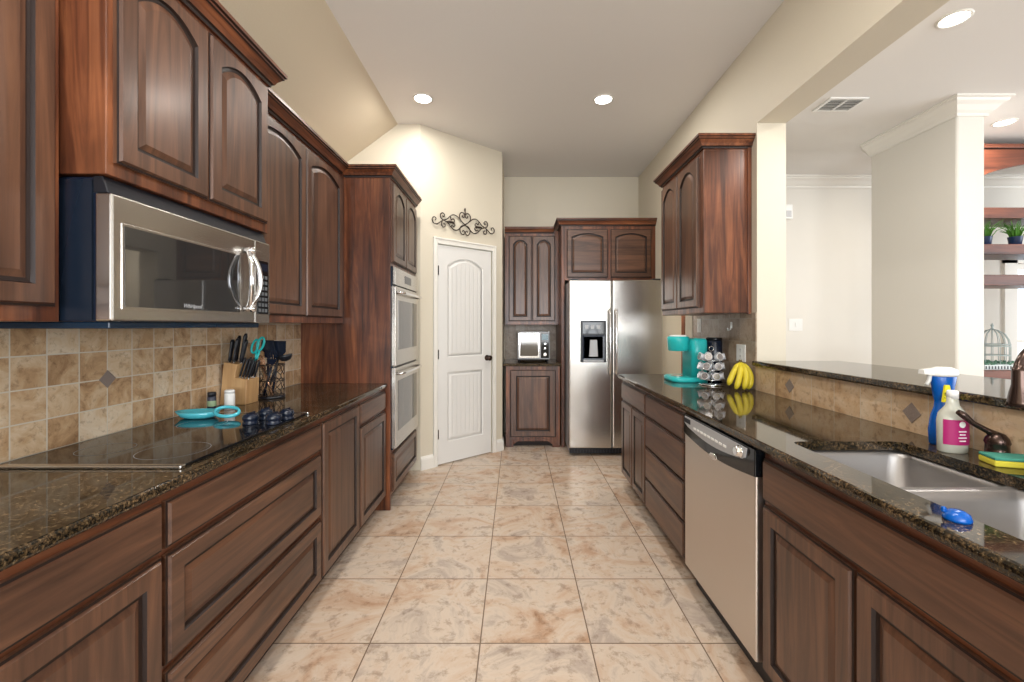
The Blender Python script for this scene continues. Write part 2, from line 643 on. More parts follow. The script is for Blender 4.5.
# dining side: far wall, column wall, unseen outer wall with openings added for light
w = MB()
w.box(XR2, 4.78, 4.16, 4.3, 0, 2.76)
w.box(4.78, 5.5, 4.16, 4.3, 1.93, 2.76)
w.box(4.78, 5.5, 4.16, 4.3, 0, 0.45)
w.box(5.5, 6.6, 4.16, 4.3, 0, 2.76)
struct('wall_dining_far', w, WALL2)
struct('wall_dining_column', MB().box(2.78, 2.957, 2.736, 3.40, 0, 2.75), WALL2, 0.012)
w = MB()
w.box(6.5, 6.6, YR, 4.2, 0, 0.6); w.box(6.5, 6.6, YR, 4.2, 2.5, 2.76)
for y0, y1 in ((YR, -0.9), (2.7, 4.2)):
    w.box(6.5, 6.6, y0, y1, 0.6, 2.5)
struct('wall_dining_outer', w, WALL2)
# rear wall with two windows
w = MB()
w.box(-1.7, 6.6, YR - 0.12, YR, 0, 0.75); w.box(-1.7, 6.6, YR - 0.12, YR, 2.7, 3.2)
for x0, x1 in ((-1.7, -1.25), (0.35, 0.85), (2.45, 6.6)):
    w.box(x0, x1, YR - 0.12, YR, 0.75, 2.7)
struct('wall_rear', w, WALL)
for i, (x0, x1) in enumerate(((-1.25, 0.35), (0.85, 2.45))):
    w = MB()
    for a, b, c, d in ((x0, x1, 0.75, 0.81), (x0, x1, 2.64, 2.70), (x0, x0 + 0.06, 0.81, 2.64), (x1 - 0.06, x1, 0.81, 2.64), ((x0 + x1) / 2 - 0.02, (x0 + x1) / 2 + 0.02, 0.81, 2.64), (x0 + .06, x1 - .06, 1.70, 1.74)):
        w.box(a, b, YR - 0.09, YR - 0.03, c, d)
    struct('window_%d' % (i + 1), w, WHITE)
w = MB()
for a, b, c, d in ((4.66, 4.78, 0.37, 2.01), (5.50, 5.62, 0.37, 2.01), (4.66, 5.62, 1.93, 2.03), (4.66, 5.62, 0.37, 0.45)):
    w.box(a, b, 4.135, 4.16, c, d)
for a, b, c, d in ((4.78, 4.83, 0.45, 1.93), (5.45, 5.5, 0.45, 1.93), (4.83, 5.45, 1.17, 1.20), (4.83, 5.45, 1.88, 1.93), (4.83, 5.45, 0.45, 0.5)):
    w.box(a, b, 4.19, 4.23, c, d)
w3 = struct('window_3', w, WHITE)
obj('window_pane', MB().box(4.83, 5.45, 4.207, 4.213, 0.5, 1.88), GLASS, w3)

# hall behind the doorway
w = MB()
w.box(3.0, 3.1, 4.3, 5.6, 0, 2.7); w.box(XR2, 3.1, 5.57, 5.67, 0, 2.7)
struct('wall_hall', w, WALL)
struct('ceiling_hall', MB().box(XR2, 3.1, 4.3, 5.6, 2.6, 2.7), CEIL)
area('hall_fill', (2.3, 4.95, 2.55), (0, 0, 0), 0.4, 0.4, 22, (1, 0.95, 0.88))  # added fill lamp to brighten the hall, no fixture there
HD = thing('door_2', None, None, (2.05, 5.3, 0)); HD['kind'] = 'structure'
FH = F3(1.75, 5.40, 1, 0)
obj('door_panel', front_mesh(FH, 0.0, 0.62, 0.01, 2.05, 0, t=0.035, stile=0.1), [WF['z'], GLAZE], HD)

# doorway casing, jamb casing, baseboards, crowns
w = MB()
w.box(XR - 0.018, XR, 3.74, 3.87, 0, 2.10); w.box(XR - 0.018, XR, 4.50, 4.60, 0, 2.10); w.box(XR - 0.018, XR, 3.74, 4.60, 2.10, 2.2)
w.box(XR - 0.018, XR2, 3.865, 3.88, 0, 2.10)
struct('trim_1', w, WALL, 0.004)
BASE = [(0, 0), (0.016, 0), (0.016, 0.09), (0.012, 0.105), (0.006, 0.112), (0, 0.125)]
w = MB()
w.sweep(BASE, [(AX, AY), FD.p(0.134 * k, 0, 0)[:2]])
w.sweep(BASE, [FD.p(0.904 * k, 0, 0)[:2], (BX, BY), (BX, 4.76)])
struct('baseboard_diagonal', w, WHITE)
w = MB()
w.sweep(BASE, [(XR, YB), (XR, 4.62)])
struct('baseboard_right', w, WHITE)
CR = [(0, 2.652), (0.010, 2.652), (0.014, 2.668), (0.030, 2.680), (0.050, 2.705), (0.072, 2.722), (0.078, 2.735), (0.090, 2.739), (0.090, 2.75), (0, 2.75)]
w = MB()
w.sweep(CR, [(2.957, 3.40), (2.957, 2.736), (2.78, 2.736), (2.78, 3.40)][::-1], closed=False)
w.sweep(CR, [(2.957, 3.40), (2.78, 3.40)])
struct('trim_2', w, WHITE)
w = MB()
w.sweep(CR, [(XR2, 4.16), (6.5, 4.16)])
struct('trim_3', w, WHITE)

# pantry door: casing, slab with two plank panels, knob, hinges
D1 = thing('door_1', None, None, FD.p((DU0 + DU1) / 2, 0, 0)); D1['kind'] = 'structure'
w = MB()
c0, c1 = 0.134 * k, 0.904 * k
for a, b, n in ((c0, DU0 - 0.012, 0.014), (c0, c0 + 0.016, 0.02), (DU0 - 0.022, DU0 - 0.012, 0.018)):
    w.fbox(FD, a, b, 0, DZ + 0.06, 0, n)
for a, b, n in ((DU1 + 0.012, c1, 0.014), (c1 - 0.016, c1, 0.02), (DU1 + 0.012, DU1 + 0.022, 0.018)):
    w.fbox(FD, a, b, 0, DZ + 0.06, 0, n)
w.fbox(FD, c0, c1, DZ + 0.008, DZ + 0.06, 0, 0.0145)
w.fbox(FD, c0, c1, DZ + 0.050, DZ + 0.066, 0, 0.021)
obj('door_frame', w, WHITE, D1, 0.003)
w = MB()
w.fbox(FD, DU0, DU1, 0.012, DZ, -0.035, -0.006)
sl = (DU1 - DU0)
for v0, v1, rise in ((0.012, 0.97, 0), (0.97, DZ, 0.075)):
    a0, a1 = DU0 + 0.0001, DU1 - 0.0001
    lo, hi = (0.20 if v0 < 0.5 else 0.06), (0.085 if rise == 0 else 0.11)
    def R(d, n): return ring(FD, a0 + 0.105 + d, a1 - 0.105 - d, v0 + lo + d, v1 - hi - d, n, rise)
    w.loops([ring(FD, a0, a1, v0, v1, 0.0), R(0, 0.0), R(0.008, -0.006), R(0.022, -0.006), R(0.036, -0.001)], ms=[0, 0, 0, 0, 1], cap1=True)
obj('door_slab', w, [DOORW, PLANK], D1)
w = MB()
kn = FD.p(DU1 - 0.055, 1.0, 0)
w.lathe([(0.030, 0), (0.030, 0.006), (0.012, 0.010), (0.011, 0.030), (0.024, 0.036), (0.029, 0.048), (0.026, 0.060), (0.012, 0.066)], kn, 20, 0, (FD.n[0], FD.n[1], 0))
obj('door_knob', w, BRONZE, D1)
for z in (0.30, 1.06, 1.86):
    w = MB()
    w.fbox(FD, DU0 - 0.010, DU0 + 0.004, z - 0.045, z + 0.045, 0.0, 0.010)
    obj('hinge', w, BRONZE, D1, 0.002)

# ================================================================== CABINETS
UL = F3(0, 0, 0, 1)      # left wall: u = Y, n = +X
UR = F3(0, 0, 0, -1)     # right wall: u = -Y, n = -X
UB = F3(0, 0, 1, 0)      # back wall: u = X, n = -Y
LF = -0.948              # left base face frame plane; fronts stand 2 cm proud
RF = 0.893


def base_left(y0, y1, label, fronts, group='left base cabinets'):
    t = thing('base_cabinet', label, 'cabinet', (-1.25, (y0 + y1) / 2, 0), group)
    b = MB()
    b.box(XL + 0.002, LF, y0, y1, 0.10, 0.888)
    obj('body', b, WF['y'], t)
    obj('toe_kick', MB().box(XL + 0.01, LF - 0.07, y0, y1, 0, 0.10), DARKT, t)
    for nm, a, b_, v0, v1, kw in fronts:
        front(nm, t, UL, a, b_, v0, v1, LF, 'z' if nm == 'door' else 'y', **kw)
    return t


SL = dict(panel=False)
base_left(-0.55, 1.152, 'dark wooden base cabinet nearest the viewer on the left side', [('drawer_front', 0.25, 1.147, 0.738, 0.865, SL), ('door', 0.70, 1.147, 0.115, 0.722, {}), ('door', 0.25, 0.695, 0.115, 0.722, {}), ('door', -0.5, 0.2, 0.115, 0.865, {})])
base_left(1.152, 2.085, 'wide wooden drawer cabinet under the glass cooktop', [('drawer_front', 1.160, 2.078, 0.738, 0.865, SL), ('drawer', 1.160, 2.078, 0.425, 0.720, {}), ('drawer', 1.160, 2.078, 0.115, 0.405, {})])
base_left(2.085, 2.592, 'wooden base cabinet with one full-height door right of the cooktop drawers', [('door', 2.093, 2.582, 0.115, 0.865, {})])
base_left(2.592, 3.128, 'wooden base cabinet with drawer over door, beside the wall ovens', [('drawer', 2.600, 3.105, 0.738, 0.865, dict(panel=False)), ('door', 2.600, 3.105, 0.115, 0.722, {})])

# left countertop
w = MB()
w.box(XL + 0.001, -0.925, -0.6, 3.128, 0.889, 0.92)
obj('countertop', w, GRANITE, None, 0.010, label='long black-brown polished granite countertop on the left with the cooktop', cat='countertop', seg=4)
# left tile backsplash
bs = thing('tile_backsplash', 'tan travertine tile backsplash behind the cooktop and knife block', 'backsplash', (0, 0, 0))
obj('tile_panel', MB().box(XL + 0.0005, XL + 0.009, -0.6, 3.128, 0.9205, 1.40), TL, bs)
for yy, zz in ((1.647, 1.132), (2.39, 1.132)):
    if yy > 2: continue
    d = 0.034
    w = MB().prism(UL, [(yy - d, zz), (yy, zz - d), (yy + d, zz), (yy, zz + d)], XL + 0.009, XL + 0.0115)
    obj('accent_tile', w, ACCENT, bs, 0.001, label='small grey diamond accent tile')

# left wall cabinets
def upper(name_label, y0, y1, xf, z0, z1, doors, dz0, dz1, path, cz, group='wall cabinets'):
    t = thing('wall_cabinet', name_label, 'cabinet', ((XL + xf) / 2, (y0 + y1) / 2, z0), group)
    obj('body', MB().box(XL + 0.002, xf, y0, y1, z0, z1), WF['z'], t, 0.002)
    for a, b in doors:
        front('door', t, UL, a, b, dz0, dz1, xf, 'z', rise=0.050, stile=0.056, top=0.044)
    if path: crown(t, path, cz, WF['y'])
    return t


XU = -1.24
upper('dark wall cabinet at the left edge, left of the microwave', 0.20, 1.178, XU, 1.345, 2.42, [(0.22, 0.69), (0.70, 1.158)], 1.385, 2.38, [(XU, 0.20), (XU, 1.178)][::-1] and [(XU, 1.178), (XU, 0.2)][::-1], 2.40)
XM = -1.115
t = upper('deep wooden wall cabinet with two arched doors above the microwave', 1.18, 1.95, XM, 1.748, 2.43, [(1.200, 1.553), (1.560, 1.925)], 1.785, 2.39, [(XL + 0.01, 1.18), (XM, 1.18), (XM, 1.95), (XL + 0.01, 1.95)], 2.41)
upper('wall cabinet with two tall arched doors between microwave and wall ovens', 1.952, 3.128, XU, 1.350, 2.42, [(1.99, 2.528), (2.536, 3.06)], 1.388, 2.38, [(XU, 2.012), (XU, 3.07)], 2.40)

# oven tower
ot = thing('oven_cabinet', 'tall reddish wooden cabinet housing the double wall ovens', 'cabinet', (-1.23, 3.52, 0))
XO = -0.908
w = MB()
w.box(XL + 0.002, XO, 3.13, 3.15, 0.0, 2.42)
w.box(XL + 0.002, XO, 3.90, 3.92, 0.10, 2.42)
w.box(XL + 0.002, XO - 0.02, 3.15, 3.90, 1.77, 2.42)
w.box(XO - 0.02, XO, 3.15, 3.90, 1.77, 2.42)
w.box(XL + 0.002, XO, 3.15, 3.90, 0.10, 0.42)
obj('body', w, WF['z'], ot, 0.002)
obj('toe_kick', MB().box(XL + 0.01, XO - 0.07, 3.15, 3.92, 0, 0.10), DARKT, ot)
for a, b in ((3.155, 3.515), (3.522, 3.89)):
    front('door', ot, UL, a, b, 1.795, 2.375, XO, 'z', rise=0.055, stile=0.052, top=0.042)
front('drawer', ot, UL, 3.16, 3.89, 0.125, 0.405, XO, 'y', stile=0.05)
crown(ot, [(XL + 0.01, 3.13), (XO, 3.13), (XO, 3.92)], 2.40, WF['y'])

ov = thing('double_wall_oven', 'stainless double wall oven set in the tall wooden cabinet', 'oven', (-1.2, 3.52, 0.43))
obj('body', MB().box(-1.45, -0.895, 3.152, 3.898, 0.43, 1.765), SLATEB, ov)
obj('control_panel', MB().box(-0.895, -0.876, 3.150, 3.875, 1.632, 1.760), STEELY, ov, 0.003)
obj('display', MB().box(-0.877, -0.8745, 3.42, 3.62, 1.665, 1.725), BLACKG, ov)
for z0, z1 in ((1.040, 1.622), (0.440, 1.026)):
    d = obj('oven_door', MB().box(-0.905, -0.873, 3.150, 3.875, z0, z1), STEELY, ov, 0.004)
    obj('door_window', MB().box(-0.8732, -0.8715, 3.215, 3.81, z0 + 0.115, z1 - 0.10), OVENG, d)
    w = MB()
    hz = z1 - 0.045
    w.tube([(-0.872, 3.19, hz), (-0.838, 3.20, hz), (-0.832, 3.24, hz), (-0.828, 3.51, hz), (-0.832, 3.78, hz), (-0.838, 3.82, hz), (-0.872, 3.83, hz)], 0.011, 10)
    obj('handle', w, CHROME, d)

# ---------------- right side
def base_right(y0, y1, label, fronts):
    t = thing('base_cabinet', label, 'cabinet', (1.2, (y0 + y1) / 2, 0), 'right base cabinets')
    w = MB()
    if y1 < 2:      # sink base: open top under the bowls
        w.box(RF, RF + 0.02, y0, y1, 0.10, 0.893)
        w.box(RF + 0.02, XR - 0.002, y0, y0 + 0.02, 0.10, 0.893)
        w.box(RF + 0.02, XR - 0.002, y1 - 0.003, y1, 0.10, 0.893)
        w.box(RF + 0.02, XR - 0.002, y0 + 0.02, y1 - 0.02, 0.10, 0.12)
    else:
        w.box(RF, XR - 0.002, y0, y1, 0.10, 0.893)
    obj('body', w, WF['y'], t)
    obj('toe_kick', MB().box(RF + 0.07, XR - 0.01, y0, y1, 0, 0.10), DARKT, t)
    for nm, a, b_, v0, v1, kw in fronts:
        front(nm, t, UR, -b_, -a, v0, v1, -RF, 'z' if nm == 'door' else 'y', **kw)
    return t


base_right(2.945, 3.625, 'narrow wooden base cabinet with two doors nearest the refrigerator', [('drawer', 2.950, 3.60, 0.731, 0.868, SL), ('door', 3.28, 3.60, 0.115, 0.718, dict(stile=0.05)), ('door', 2.950, 3.272, 0.115, 0.718, dict(stile=0.05))])
base_right(2.245, 2.942, 'wooden base cabinet with four stacked drawers beside the dishwasher', [('drawer', 2.272, 2.935, a, b, SL) for a, b in ((0.731, 0.868), (0.521, 0.720), (0.309, 0.511), (0.112, 0.299))])
base_right(0.55, 1.553, 'wide wooden sink cabinet with two panelled doors', [('drawer_front', 0.60, 1.545, 0.715, 0.862, SL), ('door', 1.132, 1.545, 0.115, 0.698, {}), ('door', 0.60, 1.122, 0.115, 0.698, {})])

# dishwasher
dw = thing('dishwasher', 'stainless dishwasher with curved control panel under the right counter', 'dishwasher', (1.2, 1.9, 0))
obj('body', MB().box(0.90, 1.50, 1.56, 2.24, 0.105, 0.885), BLACKP, dw)
obj('toe_panel', MB().box(0.93, 0.95, 1.56, 2.24, 0.0, 0.105), BLACKP, dw)
obj('door_panel', MB().box(0.868, 0.90, 1.572, 2.232, 0.112, 0.80), STEELD, dw, 0.006)
w = MB()
cp = [(-2.235, 0.886), (-2.235, 0.79)]
cp += [(-2.235 + 0.668 * i / 14, 0.786 - 0.028 * math.sin(PI * i / 14)) for i in range(15)]
cp += [(-1.567, 0.79), (-1.567, 0.886)]
w.prism(UR, cp, -0.90, -0.862)
cpn = obj('control_panel', w, BLACKG, dw, 0.004)
w = MB()
sp = [(-2.205, 0.878), (-2.215, 0.845)] + [(-2.17 + 0.52 * i / 10, 0.829 - 0.022 * math.sin(PI * i / 10)) for i in range(11)] + [(-1.625, 0.84), (-1.615, 0.878)]
w.prism(UR, sp, -0.862, -0.857)
obj('control_fascia', w, SILVP, cpn, 0.002)
w = MB()
for i in range(7):
    w.fbox(UR, -2.205 + i * 0.011, -2.199 + i * 0.011, 0.847, 0.870, -0.857, -0.8545)
obj('vent', w, BLACKP, cpn)
for i in range(9):
    u = -2.09 + i * 0.037
    obj('button', MB().fbox(UR, u, u + 0.026, 0.835, 0.845, -0.857, -0.854), WHITEP, cpn, 0.001)
w = MB().lathe([(0.024, 0), (0.024, 0.004), (0.019, 0.006), (0.018, 0.018), (0.015, 0.021)], UR.p(-1.66, 0.854, -0.857), 24, 0, (-1, 0, 0))
obj('dial', w, CHROME, cpn)
w = MB().lathe([(0.036, -0.001), (0.038, 0.004), (0.030, 0.007)], UR.p(-1.90, 0.762, -0.866), 20, 0, (-1, 0, 0), 0.4)
obj('handle_grip', w, CHROME, dw)

# right countertop with sink cut-out
w = MB()
SX0, SX1, SY0, SY1 = 0.968, 1.355, 0.74, 1.535


def rrect(x0, x1, y0, y1, r, z, n=6):
    pts = []
    for cx, cy, a0 in ((x1 - r, y1 - r, 0), (x0 + r, y1 - r, PI / 2), (x0 + r, y0 + r, PI), (x1 - r, y0 + r, 1.5 * PI)):
        for i in range(n + 1):
            a = a0 + PI / 2 * i / n
            pts.append((cx + r * math.cos(a), cy + r * math.sin(a), z))
    return pts


def orect(x0, x1, y0, y1, z, ri, n=6):
    pts = []
    for cx, cy in ((x1, y1), (x0, y1), (x0, y0), (x1, y0)):
        pts += [(cx, cy, z)] * (n + 1)
    return pts


X0, X1, Y0, Y1 = 0.856, XR - 0.001, 0.35, 3.68
ZT, ZB_ = 0.925, 0.894
prof = [(0.006, ZB_), (0.001, ZB_ + 0.006), (0, ZB_ + 0.015), (0.001, ZT - 0.008), (0.005, ZT - 0.002), (0.011, ZT)]
rg = [rrect(X0 + d, X1, Y0, Y1 - d, 0.03, z) for d, z in prof]
rg += [rrect(SX0, SX1, SY0, SY1, 0.035, ZT), rrect(SX0, SX1, SY0, SY1, 0.035, ZB_), rg[0]]
w.loops(rg, 0, False)
obj('countertop', w, GRANITE, label='polished brown granite countertop on the right with the sink cut into it', cat='countertop')

# double sink
sk = thing('double_sink', 'stainless double-bowl undermount sink in the right countertop', 'sink', (1.16, 1.13, 0.70))
for y0, y1 in ((1.185, 1.545), (0.727, 1.150)):
    w = MB()
    a, b = SX0 - 0.012, SX1 + 0.012
    w.loops([rrect(a - 0.02, b + 0.02, y0 - 0.017, min(y1 + 0.017, 1.5495), 0.05, 0.8935), rrect(a, b, y0, y1, 0.045, 0.8935), rrect(a + 0.008, b - 0.008, y0 + 0.008, y1 - 0.008, 0.045, 0.87),
             rrect(a + 0.02, b - 0.02, y0 + 0.02, y1 - 0.02, 0.06, 0.74), rrect(a + 0.05, b - 0.05, y0 + 0.05, y1 - 0.05, 0.05, 0.71), rrect(a + 0.12, b - 0.12, y0 + 0.12, y1 - 0.12, 0.04, 0.703)][::1], 0, True, cap1=True)
    bo = obj('bowl', w, SINKS, sk)
    w = MB().lathe([(0.045, 0.0), (0.045, 0.004), (0.036, 0.002), (0.030, -0.002)], ((a + b) / 2, (y0 + y1) / 2, 0.704), 24)
    obj('drain', w, CHROME, bo)

# right backsplashes
bs = thing('tile_backsplash', 'grey-brown tile backsplash behind the coffee maker and bananas', 'backsplash', (0, 0, 0))
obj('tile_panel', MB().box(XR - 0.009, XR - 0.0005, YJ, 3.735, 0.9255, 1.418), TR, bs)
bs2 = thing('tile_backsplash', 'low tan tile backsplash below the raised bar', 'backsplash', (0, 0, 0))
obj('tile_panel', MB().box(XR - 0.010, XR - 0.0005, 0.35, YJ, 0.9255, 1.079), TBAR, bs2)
for yy in (2.41, 1.666, 0.93):
    d = 0.040
    w = MB().prism(UR, [(-yy - d, 1.0), (-yy, 1.0 - d), (-yy + d, 1.0), (-yy, 1.0 + d)], -(XR - 0.010), -(XR - 0.0125))
    obj('accent_tile', w, ACCENT, bs2, 0.001, label='small brown diamond accent tile')

# raised bar top
w = MB().box(1.493, 2.05, 0.2, YJ - 0.002, 1.081, 1.112)
obj('bar_top', w, GRANITE, None, 0.009, label='narrow polished granite bar top on the half wall of the pass-through', cat='countertop', seg=4)

# right wall cabinet
t = thing('wall_cabinet', 'dark wall cabinet with two arched doors on the right wall', 'cabinet', (1.37, 3.22, 1.417), 'wall cabinets')
w = MB().box(1.222, XR - 0.001, 2.826, 3.62, 1.417, 2.50)
obj('body', w, WF['z'], t, 0.003)
obj('side_trim', MB().box(1.505, XR - 0.001, 2.815, 2.826, 1.41, 2.50), WF['z'], t, 0.002)
for a, b in ((2.885, 3.243), (3.250, 3.60)):
    front('door', t, UR, -b, -a, 1.455, 2.455, -1.222, 'z', rise=0.070, stile=0.052, top=0.045)
crown(t, [(XR - 0.001, 3.62), (1.222, 3.62), (1.222, 2.826), (XR - 0.001, 2.826)], 2.485, WF['y'])

# ---------------- back wall: coffee nook cabinets, refrigerator surround
YP, YU = 4.76, 5.05
t = thing('base_cabinet', 'single-door dark red wooden base cabinet beside the refrigerator', 'cabinet', (0.19, 5.1, 0))
w = MB()
w.box(-0.112, 0.482, YP, YB - 0.001, 0.09, 0.889)
w.box(-0.112, -0.03, YP, YP + 0.05, 0, 0.09); w.box(0.40, 0.482, YP, YP + 0.05, 0, 0.09)
w.prism(UB, [(-0.03, 0.09), (-0.03, 0.03), (0.02, 0.065), (0.35, 0.065), (0.40, 0.03), (0.40, 0.09)], -YP - 0.02, -YP)
obj('body', w, WF['z'], t, 0.002)
front('door', t, UB, -0.065, 0.435, 0.115, 0.850, -YP, 'z', stile=0.065)
obj('toe_kick', MB().box(-0.1, 0.47, YP + 0.08, YP + 0.10, 0, 0.09), DARKT, t)
obj('countertop', MB().box(-0.142, 0.497, YP - 0.028, YB - 0.001, 0.8895, 0.92), GRANITE, None, 0.008, label='small granite countertop under the toaster oven', cat='countertop', seg=3)
obj('tile_backsplash', MB().box(-0.14, 0.496, YB - 0.012, YB - 0.0005, 0.9205, 1.343), TB, None, at=(0, 0, 0), label='taupe tile backsplash behind the toaster oven', cat='backsplash')
t = thing('wall_cabinet', 'wall cabinet with two narrow arched doors above the toaster oven', 'cabinet', (0.19, 5.2, 1.344), 'wall cabinets')
obj('body', MB().box(-0.130, 0.497, YU, YB - 0.001, 1.344, 2.44), WF['z'], t, 0.002)
for a, b in ((-0.085, 0.182), (0.190, 0.455)):
    front('door', t, UB, a, b, 1.385, 2.375, -YU, 'z', rise=0.055, stile=0.05, top=0.045)
crown(t, [(-0.130, YU), (0.44, YU)], 2.405, WF['x'], k=0.9)
t = thing('refrigerator_cabinet', 'wooden cabinet and side panel surrounding the refrigerator', 'cabinet', (1.0, 5.1, 0))
w = MB()
w.box(0.498, 0.533, YP, YB - 0.001, 0, 2.44)
w.box(0.533, XR - 0.001, YP, YB - 0.001, 1.83, 2.44)
obj('body', w, WF['z'], t, 0.002)
for a, b in ((0.555, 1.005), (1.035, 1.48)):
    front('door', t, UB, a, b, 1.858, 2.388, -YP, 'x', rise=0.040, stile=0.05, top=0.045)
crown(t, [(0.498, YB - 0.01), (0.498, YP), (XR - 0.001, YP)], 2.425, WF['x'])

# refrigerator
YF = 4.42
fr = thing('refrigerator', 'stainless side-by-side refrigerator with ice and water dispenser', 'refrigerator', (1.02, 4.8, 0))
obj('body', MB().box(0.548, 1.492, YF + 0.075, 5.30, 0.03, 1.790), SILVP, fr, 0.004)
fd1 = obj('door', MB().box(0.542, 0.974, YF, YF + 0.07, 0.085, 1.80), STEEL, fr, 0.012, seg=3)
fd2 = obj('door', MB().box(0.984, 1.498, YF, YF + 0.07, 0.085, 1.80), STEEL, fr, 0.012, seg=3)
w = MB().box(0.55, 1.49, YF + 0.03, YF + 0.074, 0.025, 0.08)
for i in range(30):
    w.box(0.57 + i * 0.03, 0.585 + i * 0.03, YF + 0.022, YF + 0.03, 0.03, 0.075)
obj('kick_grille', w, BLACKP, fr)
for x, d in ((0.948, fd1), (1.010, fd2)):
    w = MB()
    w.tube([(x, YF, 1.50), (x, YF - 0.045, 1.49), (x, YF - 0.058, 1.45), (x, YF - 0.062, 1.17), (x, YF - 0.058, 0.89), (x, YF - 0.045, 0.85), (x, YF, 0.84)], 0.013, 12)
    obj('handle', w, CHROME, d)
dp = obj('dispenser', MB().box(0.655, 0.918, YF - 0.012, YF + 0.001, 0.96, 1.385), BLACKP, fd1, 0.004)
w = MB()
FB = F3(0, YF - 0.012, 1, 0)
w.loops([[FB.p(u, v, n) for u, v in ((a, b), (c, b), (c, d), (a, d))] for a, b, c, d, n in ((0.675, 0.985, 0.898, 1.235, 0.0015), (0.69, 1.0, 0.883, 1.22, -0.05 + 0.05))], 0, cap1=True)
obj('dispenser_cavity', w, NAVY, dp)
obj('dispenser_controls', MB().box(0.675, 0.898, YF - 0.015, YF - 0.011, 1.25, 1.37), BLACKG, dp, 0.002)
obj('dispenser_paddle', MB().prism(FB, [(0.74, 1.02), (0.83, 1.02), (0.82, 1.19), (0.75, 1.19)], 0.002, 0.022), SILVP, dp, 0.003)
obj('drip_tray', MB().box(0.685, 0.888, YF - 0.030, YF - 0.012, 0.965, 0.985), SILVP, dp, 0.002)
for i in range(3):
    obj('button', MB().box(0.70 + i * 0.06, 0.735 + i * 0.06, YF - 0.0165, YF - 0.015, 1.30, 1.34), SILVP, dp)
for x0, x1 in ((0.56, 0.64), (1.40, 1.48)):
    obj('hinge_cover', MB().box(x0, x1, YF + 0.02, YF + 0.12, 1.80, 1.815), BLACKP, fr, 0.003)

# ================================================================== MICROWAVE
mw = thing('microwave', 'stainless over-the-range microwave with dark glass window', 'microwave', (-1.34, 1.565, 1.335))
obj('body', MB().box(XL + 0.01, -1.15, 1.192, 1.945, 1.345, 1.744), NAVY, mw, 0.003)
obj('side_plate', MB().box(-1.40, -1.16, 1.186, 1.192, 1.350, 1.735), SLATEB, mw)
w = MB()
w.hexa([(-1.16, 1.19, 1.700), (-1.118, 1.19, 1.700), (-1.118, 1.945, 1.700), (-1.16, 1.945, 1.700), (-1.16, 1.19, 1.746), (-1.135, 1.19, 1.746), (-1.135, 1.945, 1.746), (-1.16, 1.945, 1.746)])
tv = obj('top_vent', w, BLACKP, mw, 0.002)
w = MB().box(XL + 0.03, -1.125, 1.20, 1.90, 1.326, 1.345)
obj('underside_panel', w, BLUEST, mw, 0.003)
dr = obj('door', MB().box(-1.15, -1.103, 1.184, 1.835, 1.346, 1.698), STEELY, mw, 0.006, seg=3)
w = MB()
w.fbox(UL, 1.212, 1.735, 1.380, 1.622, -1.103, -1.1005)
obj('window_surround', w, STEELY, dr, 0.002)
w = MB()
w.fbox(UL, 1.220, 1.727, 1.388, 1.614, -1.1005, -1.0990)
obj('door_window', w, mat('microwave_glass', (0.11, 0.11, 0.112), 0.03, metal=0.8), dr)
text('logo', 'Whirlpool', UL, 1.475, 1.394, -1.0988, 0.020, SILVP, dr, 0.0003, 0.3)
w = MB()
for sy in (-1, 1):
    P = []
    for i in range(13):
        a = -1 + 2 * i / 12
        P.append((-1.098 + 0.042 * math.cos(a * PI / 2) ** 0.6 if abs(a) < 1 else -1.100, 1.765 + sy * (0.030 * math.cos(a * PI / 2)), 1.522 + 0.125 * a))
    w.tube(P, 0.0095, 10)
for zz in (1.640, 1.404):
    w.tube([(-1.100, 1.765, zz), (-1.070, 1.765, zz + (0.002 if zz > 1.5 else -0.002))], 0.013, 10)
    w.ball((-1.075, 1.765, zz), 0.017, 12)
obj('handle', w, CHROME, dr)
cpn = obj('control_panel', MB().box(-1.15, -1.105, 1.837, 1.948, 1.346, 1.698), STEELY, mw, 0.004)
obj('keypad', MB().fbox(UL, 1.852, 1.932, 1.385, 1.615, -1.105, -1.103), BLACKG, cpn)
w = MB()
for i in range(3):
    for j in range(7):
        w.fbox(UL, 1.858 + i * 0.024, 1.876 + i * 0.024, 1.393 + j * 0.024, 1.408 + j * 0.024, -1.103, -1.1022)
obj('key', w, mat('key_grey', (0.10, 0.11, 0.12), 0.4), cpn)
obj('display', MB().fbox(UL, 1.858, 1.926, 1.573, 1.603, -1.103, -1.1022), NAVY, cpn)

# ================================================================== COOKTOP
ck = thing('cooktop', 'black glass electric cooktop with metal edge strips and four dark knobs', 'cooktop', (-1.23, 1.645, 0.92))
obj('glass_surface', MB().box(-1.49, -0.972, 1.272, 2.02, 0.9203, 0.928), BLACKG, ck, 0.002)
for a, b in ((1.252, 1.272), (2.02, 2.036)):
    obj('edge_strip', MB().box(-1.495, -0.967, a, b, 0.9203, 0.9305), STEELY, ck, 0.003, label='brushed metal edge strip')
for cx, cy, r in ((-1.115, 1.415, 0.098), (-1.35, 1.43, 0.075), (-1.30, 1.80, 0.085), (-1.115, 1.415, 0.10)):
    if r == 0.10: continue
    w = MB()
    n = 56
    w.loops([[(cx + q * math.cos(2 * PI * i / n), cy + q * math.sin(2 * PI * i / n), 0.9283) for i in range(n)] for q in (r, r + 0.0022)], 0)
    obj('burner_ring', w, BURN, ck)
